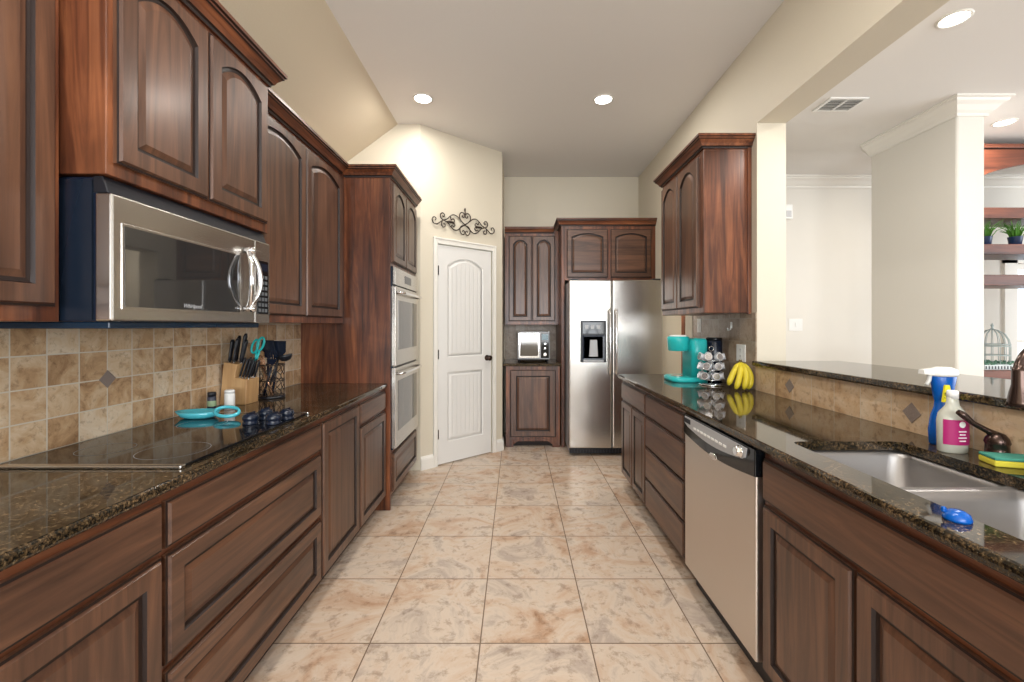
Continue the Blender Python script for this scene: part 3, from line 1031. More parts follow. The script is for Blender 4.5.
for cx, cy in ((-1.100, 1.80), (-1.095, 1.895), (-1.005, 1.80), (-1.000, 1.89)):
    w = MB()
    w.lathe([(0.030, 0), (0.031, 0.006), (0.026, 0.010), (0.030, 0.018), (0.031, 0.030), (0.027, 0.038), (0.016, 0.043), (0.0005, 0.044)], (cx, cy, 0.928), 24)
    w.box(cx - 0.004, cx + 0.004, cy - 0.026, cy + 0.026, 0.964, 0.975)
    obj('knob', w, NAVY, ck)

# ================================================================== SMALL THINGS ON THE LEFT COUNTER
Z0 = 0.9201
# spoon rest
sr = thing('spoon_rest', 'turquoise ceramic spoon rest with loop handle on the cooktop', 'spoon rest', (-1.37, 1.90, 0.929))
w = MB()
def el(cx, cy, a, b, z, n=32, tip=0.0):
    return [(cx + a * math.cos(2 * PI * i / n) - tip * max(0, -math.cos(2 * PI * i / n)) ** 6, cy + b * math.sin(2 * PI * i / n), z) for i in range(n)]
cx, cy = -1.40, 1.915
w.loops([el(cx, cy, 0.055, 0.035, 0.9285), el(cx, cy, 0.075, 0.048, 0.936), el(cx, cy, 0.088, 0.058, 0.958, tip=0.015), el(cx, cy, 0.085, 0.055, 0.959, tip=0.015), el(cx, cy, 0.070, 0.043, 0.940), el(cx, cy, 0.05, 0.03, 0.934)], 0, True, True, True)
obj('bowl', w, TEALL, sr)
w = MB()
P = []
for i in range(24):
    a = 2 * PI * i / 24
    P.append((-1.268 + 0.050 * math.cos(a), 1.905 + 0.030 * math.sin(a), 0.957 - 0.006 * math.cos(a) + 0.014 * math.sin(a)))
w.tube(P, 0.0065, 8, closed=True, sy=1.3)
obj('handle', w, TEALL, sr)
# shakers
t = thing('seasoning_jar', 'dark seasoning jar against the tiles beside the knife block', 'jar', (-1.50, 2.14, Z0))
w = MB().lathe([(0.017, 0), (0.019, 0.003), (0.019, 0.062), (0.016, 0.066)], (-1.50, 2.14, Z0), 20)
obj('jar', w, mat('dark_label', (0.05, 0.055, 0.08), 0.3), t)
obj('lid', MB().lathe([(0.0185, 0.066), (0.0185, 0.084), (0.016, 0.087)], (-1.50, 2.14, Z0), 20), BLACKP, t)
obj('label', MB().lathe([(0.0194, 0.018), (0.0194, 0.045)], (-1.50, 2.14, Z0), 20, cap=False), mat('green_label', (0.30, 0.42, 0.25), 0.5), t, label='pale green band')
t = thing('salt_shaker', 'white cylindrical shaker in front of the knife block', 'shaker', (-1.425, 2.16, Z0))
w = MB().lathe([(0.022, 0), (0.023, 0.003), (0.023, 0.075), (0.020, 0.080)], (-1.425, 2.16, Z0), 24)
obj('body', w, WHITEP, t)
obj('lid', MB().lathe([(0.0225, 0.080), (0.0225, 0.092), (0.018, 0.096)], (-1.425, 2.16, Z0), 24), WHITEP, t)

# knife block, knives
FK = F3(0, 0, 1, 0)
kb = obj('knife_block', MB().prism(FK, [(-1.548, Z0), (-1.412, Z0), (-1.405, 1.052), (-1.468, 1.062), (-1.456, 1.132), (-1.526, 1.144)], -2.375, -2.265), BLOCKW, None, 0.003,
         label='light wooden stepped knife block full of black-handled knives', cat='knife block')


def knife(nm, base, tip, r, label, cat, group, m=BLACKP, flat=0.6):
    t = thing(nm, label, cat, base, group)
    b, e = Vector(base), Vector(tip)
    d = (e - b)
    w = MB()
    w.tube([b + d * q for q in (0.06, 0.1, 0.3, 0.6, 0.88, 1.0)], [r * 0.8, r, r * 0.9, r, r * 1.15, r * 0.7], 8, 0, sy=flat)
    obj('handle', w, m, t)
    w = MB()
    w.tube([b - d * 0.12, b + d * 0.07], r * 0.85, 8, 0, sy=0.5)
    obj('bolster', w, CHROME, t)
    return t


for i, (x, y, h, dx) in enumerate(((-1.513, 2.292, 0.120, 0.018), (-1.513, 2.347, 0.140, 0.018), (-1.490, 2.290, 0.130, 0.022), (-1.490, 2.347, 0.155, 0.03), (-1.467, 2.318, 0.125, 0.028))):
    z = 1.143 - (x + 1.526) * 0.17
    knife('kitchen_knife', (x, y, z), (x + dx, y, z + h), 0.0125, ['black-handled knife in the upper step of the knife block, nearest the wall in front', 'black-handled knife in the upper step of the knife block, nearest the wall at back', 'black-handled knife in the middle front slot of the knife block', 'tallest black-handled knife standing up from the knife block', 'shortest black-handled knife at the right of the upper block step'][i], 'knife', 'large knives in the knife block')
for i in range(4):
    for j in range(2):
        x, y = -1.459 + i * 0.0155, 2.292 + j * 0.05
        knife('steak_knife', (x, y, 1.062 - (x + 1.468) * 0.16), (x + 0.030, y, 1.165 - i * 0.006), 0.0075, '%s steak knife, %s row of the lower knife block step' % (('leftmost', 'second', 'third', 'rightmost')[i], ('front', 'rear')[j]), 'knife', 'steak knives in the knife block')
# turquoise scissors
t = thing('kitchen_scissors', 'turquoise-handled kitchen scissors standing in the knife block', 'scissors', (-1.415, 2.325, 1.13))
for s_ in (-1, 1):
    w = MB()
    P = [(-1.405 + s_ * 0.015 + 0.017 * math.cos(2 * PI * i / 18) + 0.01 * math.sin(2 * PI * i / 18), 2.362, 1.228 + 0.036 * math.sin(2 * PI * i / 18) + s_ * 0.006) for i in range(18)]
    w.tube(P, 0.006, 8, closed=True)
    w.tube([(-1.405 + s_ * 0.008, 2.362, 1.195), (-1.418, 2.362, 1.13)], 0.006, 8)
    obj('handle', w, TEAL, t)
obj('blade', MB().prism(FK, [(-1.428, 1.05), (-1.420, 1.05), (-1.411, 1.14), (-1.423, 1.14)], -2.364, -2.360), CHROME, t)

# utensil holder
UX, UY = -1.405, 2.50
uh = thing('utensil_holder', 'black wire utensil holder right of the knife block', 'utensil holder', (UX, UY, Z0))
obj('base', MB().lathe([(0.066, 0), (0.068, 0.004), (0.068, 0.012), (0.060, 0.015)], (UX, UY, Z0), 28), BLACKP, uh)
w = MB()
for z in (0.19, 0.10):
    w.tube([(UX + 0.064 * math.cos(2 * PI * i / 24), UY + 0.064 * math.sin(2 * PI * i / 24), Z0 + z) for i in range(24)], 0.003, 6, closed=True)
for kx in range(12):
    a = 2 * PI * kx / 12
    w.tube([(UX + 0.063 * math.cos(a + 0.26 * math.sin(i * PI / 3)), UY + 0.063 * math.sin(a + 0.26 * math.sin(i * PI / 3)), Z0 + 0.012 + i * 0.0148) for i in range(13)], 0.0022, 5)
obj('wire_cage', w, IRON, uh)


def utensil(nm, label, base, tip, m, head):
    t = thing(nm, label, nm.replace('_', ' '), base, 'utensils in the wire holder')
    obj('handle', MB().tube([base, tuple((a * 0.5 + b * 0.5) for a, b in zip(base, tip)), tip], 0.0065, 8), m, t)
    hm = MB(); head(hm, Vector(tip), (Vector(tip) - Vector(base)).normalized())
    obj('head', hm, m, t)
    return t


def h_spat(mb, p, d):
    F = F3(p.x, p.y, 1, 0)
    pts = [(-0.014, 0), (0.014, 0), (0.040, 0.035), (0.034, 0.10), (-0.034, 0.10), (-0.040, 0.035)]
    dx = d.x / d.z
    mb.prism(F, [(u + v * dx, p.z + v) for u, v in pts], -0.003, 0.003)
    for q in range(4):
        u = -0.022 + q * 0.0125
        mb.fbox(F, u + 0.055 * dx, u + 0.005 + 0.055 * dx, p.z + 0.035, p.z + 0.085, -0.004, 0.004, 0)


def h_ladle(mb, p, d):
    c = p + Vector((0.035, 0, 0.004))
    mb.lathe([(0.002, -0.030), (0.024, -0.024), (0.036, -0.008), (0.040, 0.006), (0.037, 0.006), (0.030, -0.010), (0.002, -0.024)], c, 20, axis=(-0.25, 0, 1))


def h_spoon(mb, p, d):
    mb.ball(p + d * 0.03, 0.026, 14, 0, 1.35)


def h_whisk(mb, p, d):
    for kx in range(5):
        a = PI * kx / 5
        P = []
        for i in range(17):
            q = PI * i / 16
            off = 0.027 * math.sin(q) * (1 if True else 1) * math.sin(q / 2 + 0.5)
            sgn = math.cos(q)
            P.append(p + d * (0.085 * math.sin(q) ** 0.8) + Vector((math.cos(a), math.sin(a), 0)) * (0.027 * sgn * (0.25 + 0.75 * math.sin(q))))
        mb.tube(P, 0.0016, 5)


def h_fork(mb, p, d):
    F = F3(p.x, p.y, 1, 0)
    mb.prism(F, [(-0.012, p.z), (0.012, p.z), (0.030, p.z + 0.03), (-0.030, p.z + 0.03)], -0.003, 0.003)
    for q in range(5):
        u = -0.027 + q * 0.0125
        mb.fbox(F, u, u + 0.006, p.z + 0.03, p.z + 0.075, -0.003, 0.003)


utensil('spatula', 'dark slotted spatula rising highest from the utensil holder', (UX - 0.02, UY - 0.01, Z0 + 0.016), (UX - 0.028, UY + 0.01, Z0 + 0.230), NAVY, h_spat)
utensil('turner', 'wide dark turner leaning in the utensil holder', (UX - 0.01, UY + 0.02, Z0 + 0.016), (UX + 0.015, UY + 0.035, Z0 + 0.225), NAVY, h_spat)
utensil('ladle', 'black ladle hanging over the right of the utensil holder', (UX - 0.03, UY, Z0 + 0.016), (UX + 0.045, UY - 0.01, Z0 + 0.235), BLACKP, h_ladle)
utensil('wooden_spoon', 'tan wooden spoon at the left of the utensil holder', (UX, UY - 0.03, Z0 + 0.016), (UX - 0.055, UY - 0.02, Z0 + 0.215), SPOONW, h_spoon)
utensil('whisk', 'copper-coloured wire whisk in the utensil holder', (UX + 0.02, UY - 0.03, Z0 + 0.016), (UX - 0.025, UY - 0.035, Z0 + 0.165), mat('copper_wire', (0.55, 0.30, 0.18), 0.25, metal=0.8), h_whisk)
utensil('pasta_fork', 'dark blue-black pasta fork in the utensil holder', (UX - 0.03, UY - 0.03, Z0 + 0.016), (UX + 0.022, UY - 0.04, Z0 + 0.195), NAVY, h_fork)

# ================================================================== SMALL THINGS ON THE RIGHT COUNTER
R0 = 0.9252
km = thing('coffee_maker', 'turquoise single-serve coffee maker on the right counter', 'coffee maker', (1.28, 3.23, R0))
w = MB()
w.loops([rrect(1.135, 1.388, 3.11, 3.36, 0.06, R0), rrect(1.13, 1.393, 3.105, 3.365, 0.06, R0 + 0.006), rrect(1.13, 1.393, 3.105, 3.365, 0.06, R0 + 0.03), rrect(1.14, 1.385, 3.115, 3.355, 0.055, R0 + 0.036)], 0, True, True, True)
obj('base', w, TEAL, km)
w = MB()
w.loops([rrect(1.272, 1.388, 3.12, 3.35, 0.04, R0 + 0.036), rrect(1.272, 1.388, 3.12, 3.35, 0.04, R0 + 0.30), rrect(1.285, 1.378, 3.13, 3.34, 0.035, R0 + 0.315)], 0, True, True, True)
obj('body', w, TEAL, km)
w = MB()
w.lathe([(0.066, 0.222), (0.072, 0.228), (0.077, 0.300), (0.078, 0.322), (0.070, 0.328)], (1.208, 3.235, R0), 28)
obj('brew_head', w, TEAL, km)
w = MB().lathe([(0.060, 0.328), (0.060, 0.336), (0.052, 0.339)], (1.208, 3.235, R0), 28)
obj('lid', w, WHITEP, km)
w = MB()
w.lathe([(0.05, 0.036), (0.05, 0.040)], (1.205, 3.235, R0), 24)
obj('drip_tray', w, CHROME, km)
t = thing('canister', 'tall dark canister behind the pod carousel', 'canister', (1.460, 3.20, R0))
obj('body', MB().lathe([(0.052, 0), (0.055, 0.004), (0.055, 0.295), (0.052, 0.30)], (1.460, 3.20, R0), 28), NAVY, t)
obj('lid', MB().lathe([(0.056, 0.300), (0.056, 0.318), (0.050, 0.322)], (1.460, 3.20, R0), 28), BLACKG, t)

# pod carousel
PX, PY = 1.35, 3.0
pc = thing('pod_carousel', 'chrome wire coffee pod carousel beside the bananas', 'pod holder', (PX, PY, R0))
obj('base', MB().lathe([(0.083, 0), (0.085, 0.004), (0.080, 0.010), (0.02, 0.014)], (PX, PY, R0), 32), CHROME, pc)
w = MB()
w.tube([(PX, PY, R0 + 0.01), (PX, PY, R0 + 0.235)], 0.0035, 8)
w.tube([(PX + 0.016 * math.cos(2 * PI * i / 16), PY, R0 + 0.250 + 0.016 * math.sin(2 * PI * i / 16)) for i in range(16)], 0.0025, 6, closed=True)
obj('stem', w, CHROME, pc)
tiers = (0.058, 0.125, 0.190)
w = MB()
for z in tiers:
    for rr, dz in ((0.052, -0.022), (0.078, -0.018)):
        w.tube([(PX + rr * math.cos(2 * PI * i / 28), PY + rr * math.sin(2 * PI * i / 28), R0 + z + dz) for i in range(28)], 0.002, 5, closed=True)
    for i in range(7):
        a = 2 * PI * (i + 0.5) / 7
        w.tube([(PX, PY, R0 + z - 0.022), (PX + 0.08 * math.cos(a), PY + 0.08 * math.sin(a), R0 + z - 0.016)], 0.002, 5)
obj('wire_tiers', w, CHROME, pc)
pod0 = thing('coffee_pod', 'x', 'coffee pod', (0, 0, 0))
obj('cup', MB().lathe([(0.0165, 0), (0.018, 0.003), (0.0215, 0.037)], (0, 0, 0), 18, axis=(1, 0, 0.25)), PODW, pod0)
obj('rim', MB().lathe([(0.0245, 0.037), (0.0245, 0.039)], (0, 0, 0), 18, axis=(1, 0, 0.25)), WHITEP, pod0)
obj('lid', MB().lathe([(0.0225, 0.0392), (0.0225, 0.0396)], (0, 0, 0), 18, axis=(1, 0, 0.25)), FOIL, pod0)
first = True
for zi, z in enumerate(tiers):
    for i in range(7):
        a = 2 * PI * i / 7 + 0.2 + zi * 0.15
        lab = 'coffee pod in the %s tier of the chrome pod carousel' % ('bottom', 'middle', 'top')[zi]
        p = pod0 if first else dup(pod0, (0, 0, 0), lab)
        first = False
        p['label'] = lab
        p['group'] = 'coffee pods in the carousel, %s tier' % ('bottom', 'middle', 'top')[zi]
        p.location = (PX + 0.047 * math.cos(a), PY + 0.047 * math.sin(a), R0 + z)
        p.rotation_euler = (0, 0, a)

# bananas
bn = thing('banana_bunch', 'bunch of yellow bananas standing on the right counter below the outlet', 'bananas', (1.44, 2.80, R0))
st = Vector((1.452, 2.812, 1.100))
for i, (tx, ty, tz, bx, by) in enumerate(((1.358, 2.775, 0.965, -0.012, -0.02), (1.385, 2.735, 0.945, 0.000, -0.045), (1.425, 2.720, 0.946, 0.014, -0.06), (1.462, 2.735, 0.945, 0.034, -0.04), (1.476, 2.785, 0.948, 0.026, 0.0))):
    e = Vector((tx, ty, tz - 0.010))
    c = (st + e) / 2 + Vector((bx * 1.6, by * 1.1, 0.012))
    P, Rr = [], []
    for q in range(15):
        u = q / 14
        P.append(st * (1 - u) ** 2 + c * 2 * u * (1 - u) + e * u * u)
        Rr.append(0.0055 if u < 0.08 else 0.019 * min(1, (u - 0.02) / 0.22) ** 0.6 * min(1, (1.04 - u) / 0.16) ** 0.6)
    b = obj('banana', MB().tube(P, Rr, 7), YEL, bn)
    obj('banana_tip', MB().ball(tuple(e), 0.0065, 8), BROWNT, b, label='dark banana tip')
obj('stem', MB().tube([st + Vector((0, 0, -0.012)), st + Vector((0.002, 0, 0.014))], [0.013, 0.010], 8), BROWNT, bn)


def plate(nm, label, F, u, v, n, w_, h, kind):
    t = thing(nm, label, nm.replace('_', ' '), F.p(u, v, n))
    obj('plate', MB().fbox(F, u - w_ / 2, u + w_ / 2, v - h / 2, v + h / 2, n, n + 0.005), WHITEP, t, 0.002)
    if kind == 'outlet':
        for s_ in (-1, 1):
            o = obj('socket', MB().fbox(F, u - 0.016, u + 0.016, v + s_ * 0.022 - 0.013, v + s_ * 0.022 + 0.013, n + 0.005, n + 0.007), WHITEP, t, 0.002)
            for q in (-0.006, 0.006):
                obj('slot', MB().fbox(F, u + q - 0.001, u + q + 0.001, v + s_ * 0.022 - 0.004, v + s_ * 0.022 + 0.006, n + 0.007, n + 0.0073), BLACKP, o)
    else:
        obj('toggle', MB().fbox(F, u - 0.008, u + 0.008, v - 0.018, v + 0.018, n + 0.005, n + 0.012), WHITEP, t, 0.002)
    return t


plate('wall_outlet', 'white outlet plate on the tiles above the bananas', UR, -2.93, 1.15, -(XR - 0.009), 0.115, 0.115, 'outlet')
plate('light_switch', 'white switch plate on the tiles under the right wall cabinet', UR, -3.60, 1.335, -(XR - 0.009), 0.07, 0.115, 'switch')
t = thing('wall_hook', 'small white adhesive hook on the tiles above the outlet', 'hook', (XR - 0.009, 3.06, 1.31))
obj('hook_plate', MB().fbox(UR, -3.075, -3.050, 1.315, 1.36, -(XR - 0.009), -(XR - 0.013)), WHITEP, t, 0.002)
obj('hook_arm', MB().tube([(XR - 0.013, 3.062, 1.335), (XR - 0.018, 3.062, 1.305), (XR - 0.034, 3.062, 1.300), (XR - 0.038, 3.062, 1.318)], 0.0045, 8), WHITEP, t)

# spray bottle (blue)
BX_, BY_ = 1.473, 1.497
sb = thing('spray_bottle', 'blue spray bottle with white trigger behind the sink', 'spray bottle', (BX_, BY_, R0))
w = MB()
w.lathe([(0.026, 0), (0.029, 0.004), (0.031, 0.05), (0.026, 0.10), (0.019, 0.130), (0.018, 0.150), (0.021, 0.165), (0.024, 0.20), (0.028, 0.232), (0.026, 0.240)], (BX_, BY_, R0), 28, ex=1.45)
obj('body', w, BLUEB, sb)
w = MB()
w.lathe([(0.030, 0.236), (0.033, 0.243), (0.031, 0.258), (0.018, 0.266)], (BX_, BY_, R0), 24, ex=1.4)
w.hexa([(BX_ - 0.075, BY_ - 0.012, R0 + 0.243), (BX_ - 0.02, BY_ - 0.014, R0 + 0.238), (BX_ - 0.02, BY_ + 0.014, R0 + 0.238), (BX_ - 0.075, BY_ + 0.012, R0 + 0.243),
        (BX_ - 0.075, BY_ - 0.010, R0 + 0.258), (BX_ - 0.02, BY_ - 0.012, R0 + 0.263), (BX_ - 0.02, BY_ + 0.012, R0 + 0.263), (BX_ - 0.075, BY_ + 0.010, R0 + 0.258)])
w.tube([(BX_ - 0.045, BY_, R0 + 0.243), (BX_ - 0.048, BY_, R0 + 0.222), (BX_ - 0.058, BY_, R0 + 0.205)], 0.006, 8)
obj('trigger_head', w, WHITEP, sb)
FS = F3(BX_, BY_ - 0.0262, 1, 0)
w = MB().prism(FS, [(-0.026, R0 + 0.150), (0.010, R0 + 0.150), (-0.004, R0 + 0.208), (-0.018, R0 + 0.208)], -0.006, 0.001)
lb = obj('label', w, YELP, sb, label='yellow label')
text('lettering', '5x', FS, -0.010, R0 + 0.163, 0.0012, 0.028, BLACKP, sb, 0.0003)
# clear bottle
CX, CY = 1.420, 1.412
cb = thing('soap_bottle', 'clear plastic bottle with magenta label behind the sink', 'bottle', (CX, CY, R0))
w = MB().lathe([(0.027, 0), (0.030, 0.004), (0.031, 0.10), (0.028, 0.125), (0.014, 0.150), (0.0115, 0.170), (0.0115, 0.176)], (CX, CY, R0), 28, ex=1.45)
obj('body', w, CLEARB, cb)
obj('cap', MB().lathe([(0.015, 0.174), (0.015, 0.196), (0.012, 0.199)], (CX, CY, R0), 20), WHITEP, cb)
w = MB()
n = 14
rows = []
for z in (R0 + 0.028, R0 + 0.108):
    rows.append([(CX + 0.0313 * 1.45 * math.cos(a), CY + 0.0318 * math.sin(a), z) for a in [PI * (1.12 + 0.72 * i / n) for i in range(n + 1)]])
ids = [w.add(r) for r in rows]
for i in range(n):
    w.face((ids[0][i], ids[0][i + 1], ids[1][i + 1], ids[1][i]), 0, True)
lb = obj('label', w, MAGENTA, cb, label='magenta paper label')
FC = F3(CX, CY - 0.0318, 1, 0)
w = MB().lathe([(0.0001, 0), (0.010, 0), (0.010, 0.0008)], (CX, CY - 0.0318, R0 + 0.094), 20, axis=(0, -1, 0))
for q in range(4):
    ww = (0.020, 0.026, 0.018, 0.024)[q]
    w.fbox(FC, -ww / 2, ww / 2, R0 + 0.040 + q * 0.010, R0 + 0.0435 + q * 0.010, 0.0, 0.0012)
obj('print', w, WHITEP, cb)

# faucet handle and faucet
fh = thing('single_lever_tap', 'dark bronze single-lever tap handle behind the sink', 'tap', (1.475, 1.33, R0))
w = MB().lathe([(0.034, 0), (0.035, 0.006), (0.028, 0.012), (0.027, 0.045), (0.030, 0.052), (0.026, 0.066), (0.018, 0.078), (0.003, 0.084)], (1.475, 1.33, R0), 24)
obj('base', w, BRONZE, fh)
w = MB().tube([(1.475, 1.33, R0 + 0.070), (1.450, 1.335, R0 + 0.086), (1.415, 1.345, R0 + 0.108), (1.392, 1.352, R0 + 0.132), (1.380, 1.355, R0 + 0.140)], [0.014, 0.009, 0.008, 0.011, 0.008], 10)
obj('lever', w, BRONZE, fh)
fc = thing('faucet', 'tall oil-rubbed bronze gooseneck faucet over the sink', 'faucet', (1.45, 1.12, R0))
w = MB().lathe([(0.032, 0), (0.033, 0.006), (0.026, 0.014), (0.022, 0.05), (0.018, 0.07)], (1.45, 1.12, R0), 24)
obj('base', w, BRONZE, fc)
P = [(1.45, 1.12, R0 + 0.06), (1.45, 1.12, R0 + 0.26)]
for i in range(1, 12):
    a = PI * i / 12
    P.append((1.355 + 0.095 * math.cos(a), 1.12 - 0.03 * i / 12, R0 + 0.26 + 0.105 * math.sin(a)))
P += [(1.262, 1.088, R0 + 0.285)]
obj('spout', MB().tube(P, 0.0115, 12), BRONZE, fc)
obj('spray_head', MB().lathe([(0.0125, 0.0), (0.014, -0.01), (0.0145, -0.045), (0.018, -0.06), (0.022, -0.085), (0.025, -0.096), (0.021, -0.099)], (1.262, 1.088, R0 + 0.305), 20), BRONZE, fc)

# sponge, blue cap
w = MB()
t = thing('sponge', 'yellow and green scrubbing sponge beside the faucet handle', 'sponge', (1.47, 1.25, R0))
FSp = F3(1.452, 1.275, 0.95, -0.30)
obj('sponge_body', MB().fbox(FSp, -0.055, 0.055, R0, R0 + 0.018, -0.035, 0.035), SPONGE, t, 0.004)
obj('scouring_pad', MB().fbox(FSp, -0.055, 0.055, R0 + 0.0182, R0 + 0.027, -0.035, 0.035), SCOUR, t, 0.003)
t = thing('sink_stopper', 'small bright blue plastic cap on the counter edge in front of the sink', 'cap', (0.935, 0.935, R0))
obj('cap', MB().lathe([(0.023, 0), (0.024, 0.004), (0.021, 0.014), (0.012, 0.020), (0.001, 0.021)], (0.930, 0.915, R0), 20), BLUEB, t)
obj('tab', MB().box(0.908, 0.917, 0.922, 0.930, R0 + 0.012, R0 + 0.024), BLUEB, t, 0.003)

# toaster oven
TY = 4.98
to = thing('toaster_oven', 'silver toaster oven with dial on the small counter', 'toaster oven', (0.2, 5.1, 0.9205))
obj('body', MB().box(0.018, 0.388, TY, TY + 0.28, 0.945, 1.265), SILVP, to, 0.008)
FT = F3(0, TY, 1, 0)
d = obj('door', MB().fbox(FT, 0.030, 0.270, 0.962, 1.250, 0, 0.010), CHROME, to, 0.003)
obj('door_window', MB().fbox(FT, 0.048, 0.254, 0.985, 1.232, 0.010, 0.012), OVENG, d)
obj('handle', MB().tube([FT.p(0.06, 1.238, 0.01), FT.p(0.065, 1.238, 0.035), FT.p(0.235, 1.238, 0.035), FT.p(0.24, 1.238, 0.01)], 0.005, 8), CHROME, d)
c = obj('control_panel', MB().fbox(FT, 0.285, 0.378, 0.962, 1.250, 0, 0.008), BLACKG, to, 0.003)
obj('display', MB().fbox(FT, 0.297, 0.366, 1.17, 1.232, 0.008, 0.009), mat('blue_grey_display', (0.12, 0.22, 0.27), 0.2), c)
for z, r in ((1.005, 0.024), (1.075, 0.014), (1.125, 0.014)):
    obj('dial', MB().lathe([(r, 0), (r, 0.010), (r * 0.8, 0.014), (r * 0.78, 0.022)], FT.p(0.332, z, 0.008), 20, axis=(0, -1, 0)), CHROME, c)
for x in (0.04, 0.36):
    for y in (TY + 0.03, TY + 0.25):
        obj('foot', MB().lathe([(0.012, 0), (0.014, 0.0245)], (x, y, 0.9203), 12), BLACKP, to)

# ================================================================== WALL SCROLL
sc = thing('iron_wall_scroll', 'dark wrought iron scroll ornament above the white pantry door', 'wall ornament', FD.p(0.51 * k, 2.36, 0.012))
CU, CV = 0.498 * k, 2.335


def smooth(pts, n=5):
    P = [pts[0]] + list(pts) + [pts[-1]]
    out = []
    for i in range(1, len(P) - 2):
        for q in range(n):
            t = q / n
            out.append(tuple(0.5 * (2 * P[i][c] + (P[i + 1][c] - P[i - 1][c]) * t + (2 * P[i - 1][c] - 5 * P[i][c] + 4 * P[i + 1][c] - P[i + 2][c]) * t * t + (3 * P[i][c] - P[i - 1][c] - 3 * P[i + 1][c] + P[i + 2][c]) * t ** 3) for c in (0, 1)))
    out.append(tuple(pts[-1]))
    return out


def wire(pts, r=0.0052):
    return MB().tube([FD.p(CU + u / 1040, CV + v / 1060, 0.014) for u, v in smooth(pts)], r, 6)


# half of the ornament in millimetres from its centre; the other half is its mirror image
SCROLL = [
    ('scroll_bar', [(0, 0), (-45, 32), (-95, 72), (-140, 82), (-180, 62), (-215, 28), (-260, 8), (-300, -18), (-335, -42), (-372, -36), (-388, -4), (-370, 24), (-346, 16), (-350, -6)]),
    ('scroll_bar', [(0, 0), (-45, -30), (-90, -66), (-132, -72), (-172, -48), (-212, -8), (-252, 6)]),
    ('curl', [(-262, 8), (-292, 30), (-292, 64), (-268, 80), (-246, 64), (-256, 44), (-270, 52)]),
    ('curl', [(-276, -8), (-282, -42), (-262, -62), (-240, -50), (-244, -28), (-258, -30)]),
    ('curl', [(-178, 60), (-168, 26), (-146, 40), (-128, 22), (-138, 2), (-152, 10)]),
    ('curl', [(-176, -46), (-158, -32), (-138, -40), (-124, -22), (-136, -6), (-150, -14)]),
    ('curl', [(-4, 4), (-56, 44), (-70, 84), (-52, 118), (-22, 122), (-4, 98), (-14, 76), (-34, 82), (-32, 98)]),
    ('curl', [(-6, -4), (-48, -22), (-64, -60), (-48, -98), (-18, -104), (-4, -80), (-18, -62), (-34, -74)]),
]
for s_ in (-1, 1):
    for nm, pts in SCROLL:
        obj(nm, wire([(a * -s_, b) for a, b in pts]), IRON, sc)
    obj('leaf', MB().tube([FD.p(CU + s_ * a, CV + 0.002, 0.014) for a in (0.125, 0.15, 0.175, 0.215)], [0.002, 0.009, 0.011, 0.003], 8), IRON, sc)
obj('finial', MB().tube([FD.p(CU, CV + a, 0.014) for a in (0.085, 0.11, 0.13, 0.15, 0.165)], [0.004, 0.006, 0.005, 0.009, 0.006], 8), IRON, sc)
obj('center_knot', MB().ball(FD.p(CU, CV, 0.014), 0.011, 12), IRON, sc)

# ================================================================== CEILING LIGHTS AND VENT
def downlight(x, y, z, label, power, k=0.85):
    t = thing('recessed_light', label, 'ceiling light', (x, y, z), 'recessed ceiling lights')
    obj('trim_ring', MB().lathe([(q * k, h) for q, h in ((0.098, 0), (0.098, -0.004), (0.086, -0.008), (0.078, -0.005), (0.078, 0))], (x, y, z), 36), WHITE, t)
    obj('lens', MB().lathe([(q * k, h) for q, h in ((0.0785, -0.001), (0.060, -0.0065), (0.0005, -0.0085))], (x, y, z), 32, cap=False), LAMP, t)
    d = bpy.data.lights.new('lamp_light', 'AREA')
    d.shape = 'DISK'; d.size = 0.11; d.energy = power; d.color = (1.0, 0.95, 0.88)
    o = bpy.data.objects.new('lamp_light', d)
    COL.objects.link(o)
    o.parent = t
    o.location = (0, 0, -0.012)
    return t


downlight(-0.76, 3.546, ZC, 'round recessed ceiling light above the oven cabinet, left of two', 11)
downlight(0.717, 3.56, ZC, 'round recessed ceiling light above the refrigerator side, right of two', 11)
downlight(-0.5, 0.9, ZC, 'recessed ceiling light over the left counter, out of the frame', 14)
downlight(0.717, 0.9, ZC, 'recessed ceiling light over the right counter, out of the frame', 14)
downlight(2.02, 2.0, 2.75, 'large bright recessed light in the lower ceiling beyond the pass-through', 8, 0.66)
downlight(3.40, 3.02, 2.75, 'recessed ceiling light behind the white column, above the shelves', 14, 0.66)
vt = thing('ceiling_vent', 'white slatted air vent in the lower ceiling beyond the pass-through', 'vent', (2.06, 2.80, 2.745))
w = MB()
for a, b, c, d in ((1.95, 2.19, 2.69, 2.705), (1.95, 2.19, 2.845, 2.86), (1.95, 1.97, 2.705, 2.845), (2.17, 2.19, 2.705, 2.845), (2.063, 2.077, 2.705, 2.845)):
    w.box(a, b, c, d, 2.742, 2.7499)
obj('frame', w, WHITEP, vt)
for i in range(7):
    y = 2.708 + i * 0.0195
    obj('slat', MB().hexa([(1.97, y, 2.740), (2.17, y, 2.740), (2.17, y + 0.004, 2.740), (1.97, y + 0.004, 2.740), (1.97, y + 0.012, 2.749), (2.17, y + 0.012, 2.749), (2.17, y + 0.016, 2.749), (1.97, y + 0.016, 2.749)]), WHITEP, vt)
obj('duct_opening', MB().box(1.97, 2.17, 2.705, 2.845, 2.749, 2.7498), mat('duct_grey', (0.25, 0.25, 0.25), 0.7), vt)

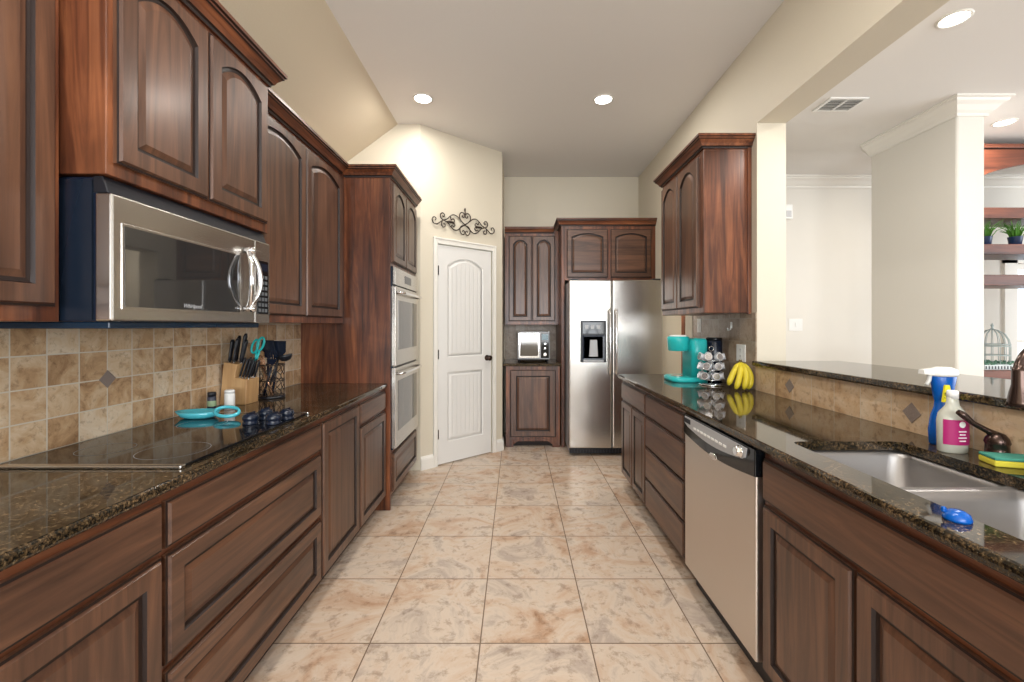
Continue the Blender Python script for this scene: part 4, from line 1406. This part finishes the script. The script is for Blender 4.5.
# wall plates on the dining far wall
plate('light_switch', 'white switch plate on the far dining wall beside the pass-through jamb', UB, 2.68, 1.342, -4.16, 0.13, 0.115, 'switch')
t = thing('thermostat', 'small white thermostat box high on the far dining wall', 'thermostat', (2.6, 4.15, 2.42))
obj('case', MB().fbox(UB, 2.55, 2.64, 2.35, 2.49, -4.16, -4.135), WHITEP, t, 0.006)
obj('grille', MB().fbox(UB, 2.565, 2.625, 2.37, 2.43, -4.135, -4.133), SILVP, t)

# ================================================================== DINING SHELF UNIT
su = thing('shelf_unit', 'reddish wooden open shelving with arched top beyond the column', 'shelves', (4.2, 3.4, 0))
for x0, x1 in ((3.42, 3.47), (4.93, 4.98)):
    obj('side_panel', MB().box(x0, x1, 3.25, 3.55, 0, 2.66), SHELFW, su, 0.003)
w = MB()
pl = [(3.47, 2.655), (3.47, 2.44)] + [(3.47 + 1.46 * i / 20, 2.44 + 0.135 * math.sin(PI * i / 20) ** 0.7) for i in range(1, 20)] + [(4.93, 2.44), (4.93, 2.655)]
w.prism(UB, pl, -3.275, -3.25)
obj('arched_valance', w, SHELFW, su, 0.002)
obj('top', MB().box(3.40, 5.0, 3.23, 3.57, 2.66, 2.69), SHELFW, su, 0.004)
for z0, z1 in ((2.14, 2.22), (1.87, 1.945), (1.636, 1.716), (0.93, 0.995)):
    obj('shelf', MB().box(3.47, 4.93, 3.25, 3.55, z0, z1), SHELFW, su, 0.004)
# potted grasses
pg = None
for i, x in enumerate((3.63, 3.86)):
    lab = ['small green grass plant in a navy pot on the wooden shelf, left one', 'small green grass plant in a navy pot on the wooden shelf, right one'][i]
    if i:
        dup(pg, (0.235, 0, 0), lab); break
    pg = thing('potted_grass', lab, 'plant', (x, 3.36, 1.9455), 'potted grasses on the shelf')
    obj('pot', MB().lathe([(0.030, 0), (0.033, 0.003), (0.042, 0.07), (0.044, 0.075), (0.038, 0.075), (0.036, 0.066)], (x, 3.36, 1.9455), 20), POT, pg)
    w = MB()
    for q in range(90):
        a = random.uniform(0, 2 * PI); r0 = random.uniform(0, 0.03); h = random.uniform(0.06, 0.15); ln = random.uniform(0.02, 0.10)
        bx, by = x + r0 * math.cos(a), 3.36 + r0 * math.sin(a)
        pts = [(bx, by, 2.01), (bx + ln * 0.35 * math.cos(a), by + ln * 0.35 * math.sin(a), 2.01 + h * 0.65), (bx + ln * math.cos(a), by + ln * math.sin(a), 2.01 + h)]
        w.tube(pts, [0.003, 0.0025, 0.0008], 4)
    obj('grass', w, LEAF, pg)
# cloche on tray
cl = thing('birdcage_cloche', 'grey wire birdcage cloche on the lower shelf', 'birdcage', (3.73, 3.40, 1.04))
w = MB()
cx, cy, cz, r = 3.73, 3.40, 1.035, 0.098
for i in range(16):
    a = 2 * PI * i / 16
    w.tube([(cx + r * math.cos(a) * q, cy + r * math.sin(a) * q, cz + z) for q, z in ((1, 0), (1, 0.14), (0.92, 0.19), (0.70, 0.235), (0.35, 0.262), (0.04, 0.272))], 0.0022, 5)
for z, q in ((0.002, 1), (0.07, 1), (0.14, 1), (0.155, 1.0)):
    w.tube([(cx + r * q * math.cos(2 * PI * i / 28), cy + r * q * math.sin(2 * PI * i / 28), cz + z) for i in range(28)], 0.0035, 5, closed=True)
obj('wire_dome', w, CAGE, cl)
obj('finial', MB().lathe([(0.012, 0.27), (0.005, 0.285), (0.010, 0.30), (0.002, 0.318)], (cx, cy, cz), 14), CAGE, cl)
tr = thing('tray', 'pale pierced tray with greenery under the birdcage', 'tray', (3.73, 3.40, 0.9955))
obj('tray_rim', MB().box(3.56, 3.90, 3.30, 3.50, 0.9957, 1.034), mat('pierced_white', (0.55, 0.60, 0.60), 0.5), tr, 0.006)
w = MB()
for q in range(14):
    w.box(3.57 + q * 0.0235, 3.580 + q * 0.0235, 3.2985, 3.30, 1.003, 1.026)
obj('pierced_holes', w, BLACKP, tr)
w = MB()
for q in range(160):
    a, b = random.uniform(3.57, 3.89), random.uniform(3.305, 3.495)
    if (a - cx) ** 2 + (b - cy) ** 2 < 0.088 ** 2 or True:
        w.ball((a, b, 1.034 + random.uniform(0, 0.022)), random.uniform(0.006, 0.011), 6, 0, 0.8)
obj('greenery', w, mat('dusty_green', (0.10, 0.22, 0.15), 0.7), tr, kind='stuff')
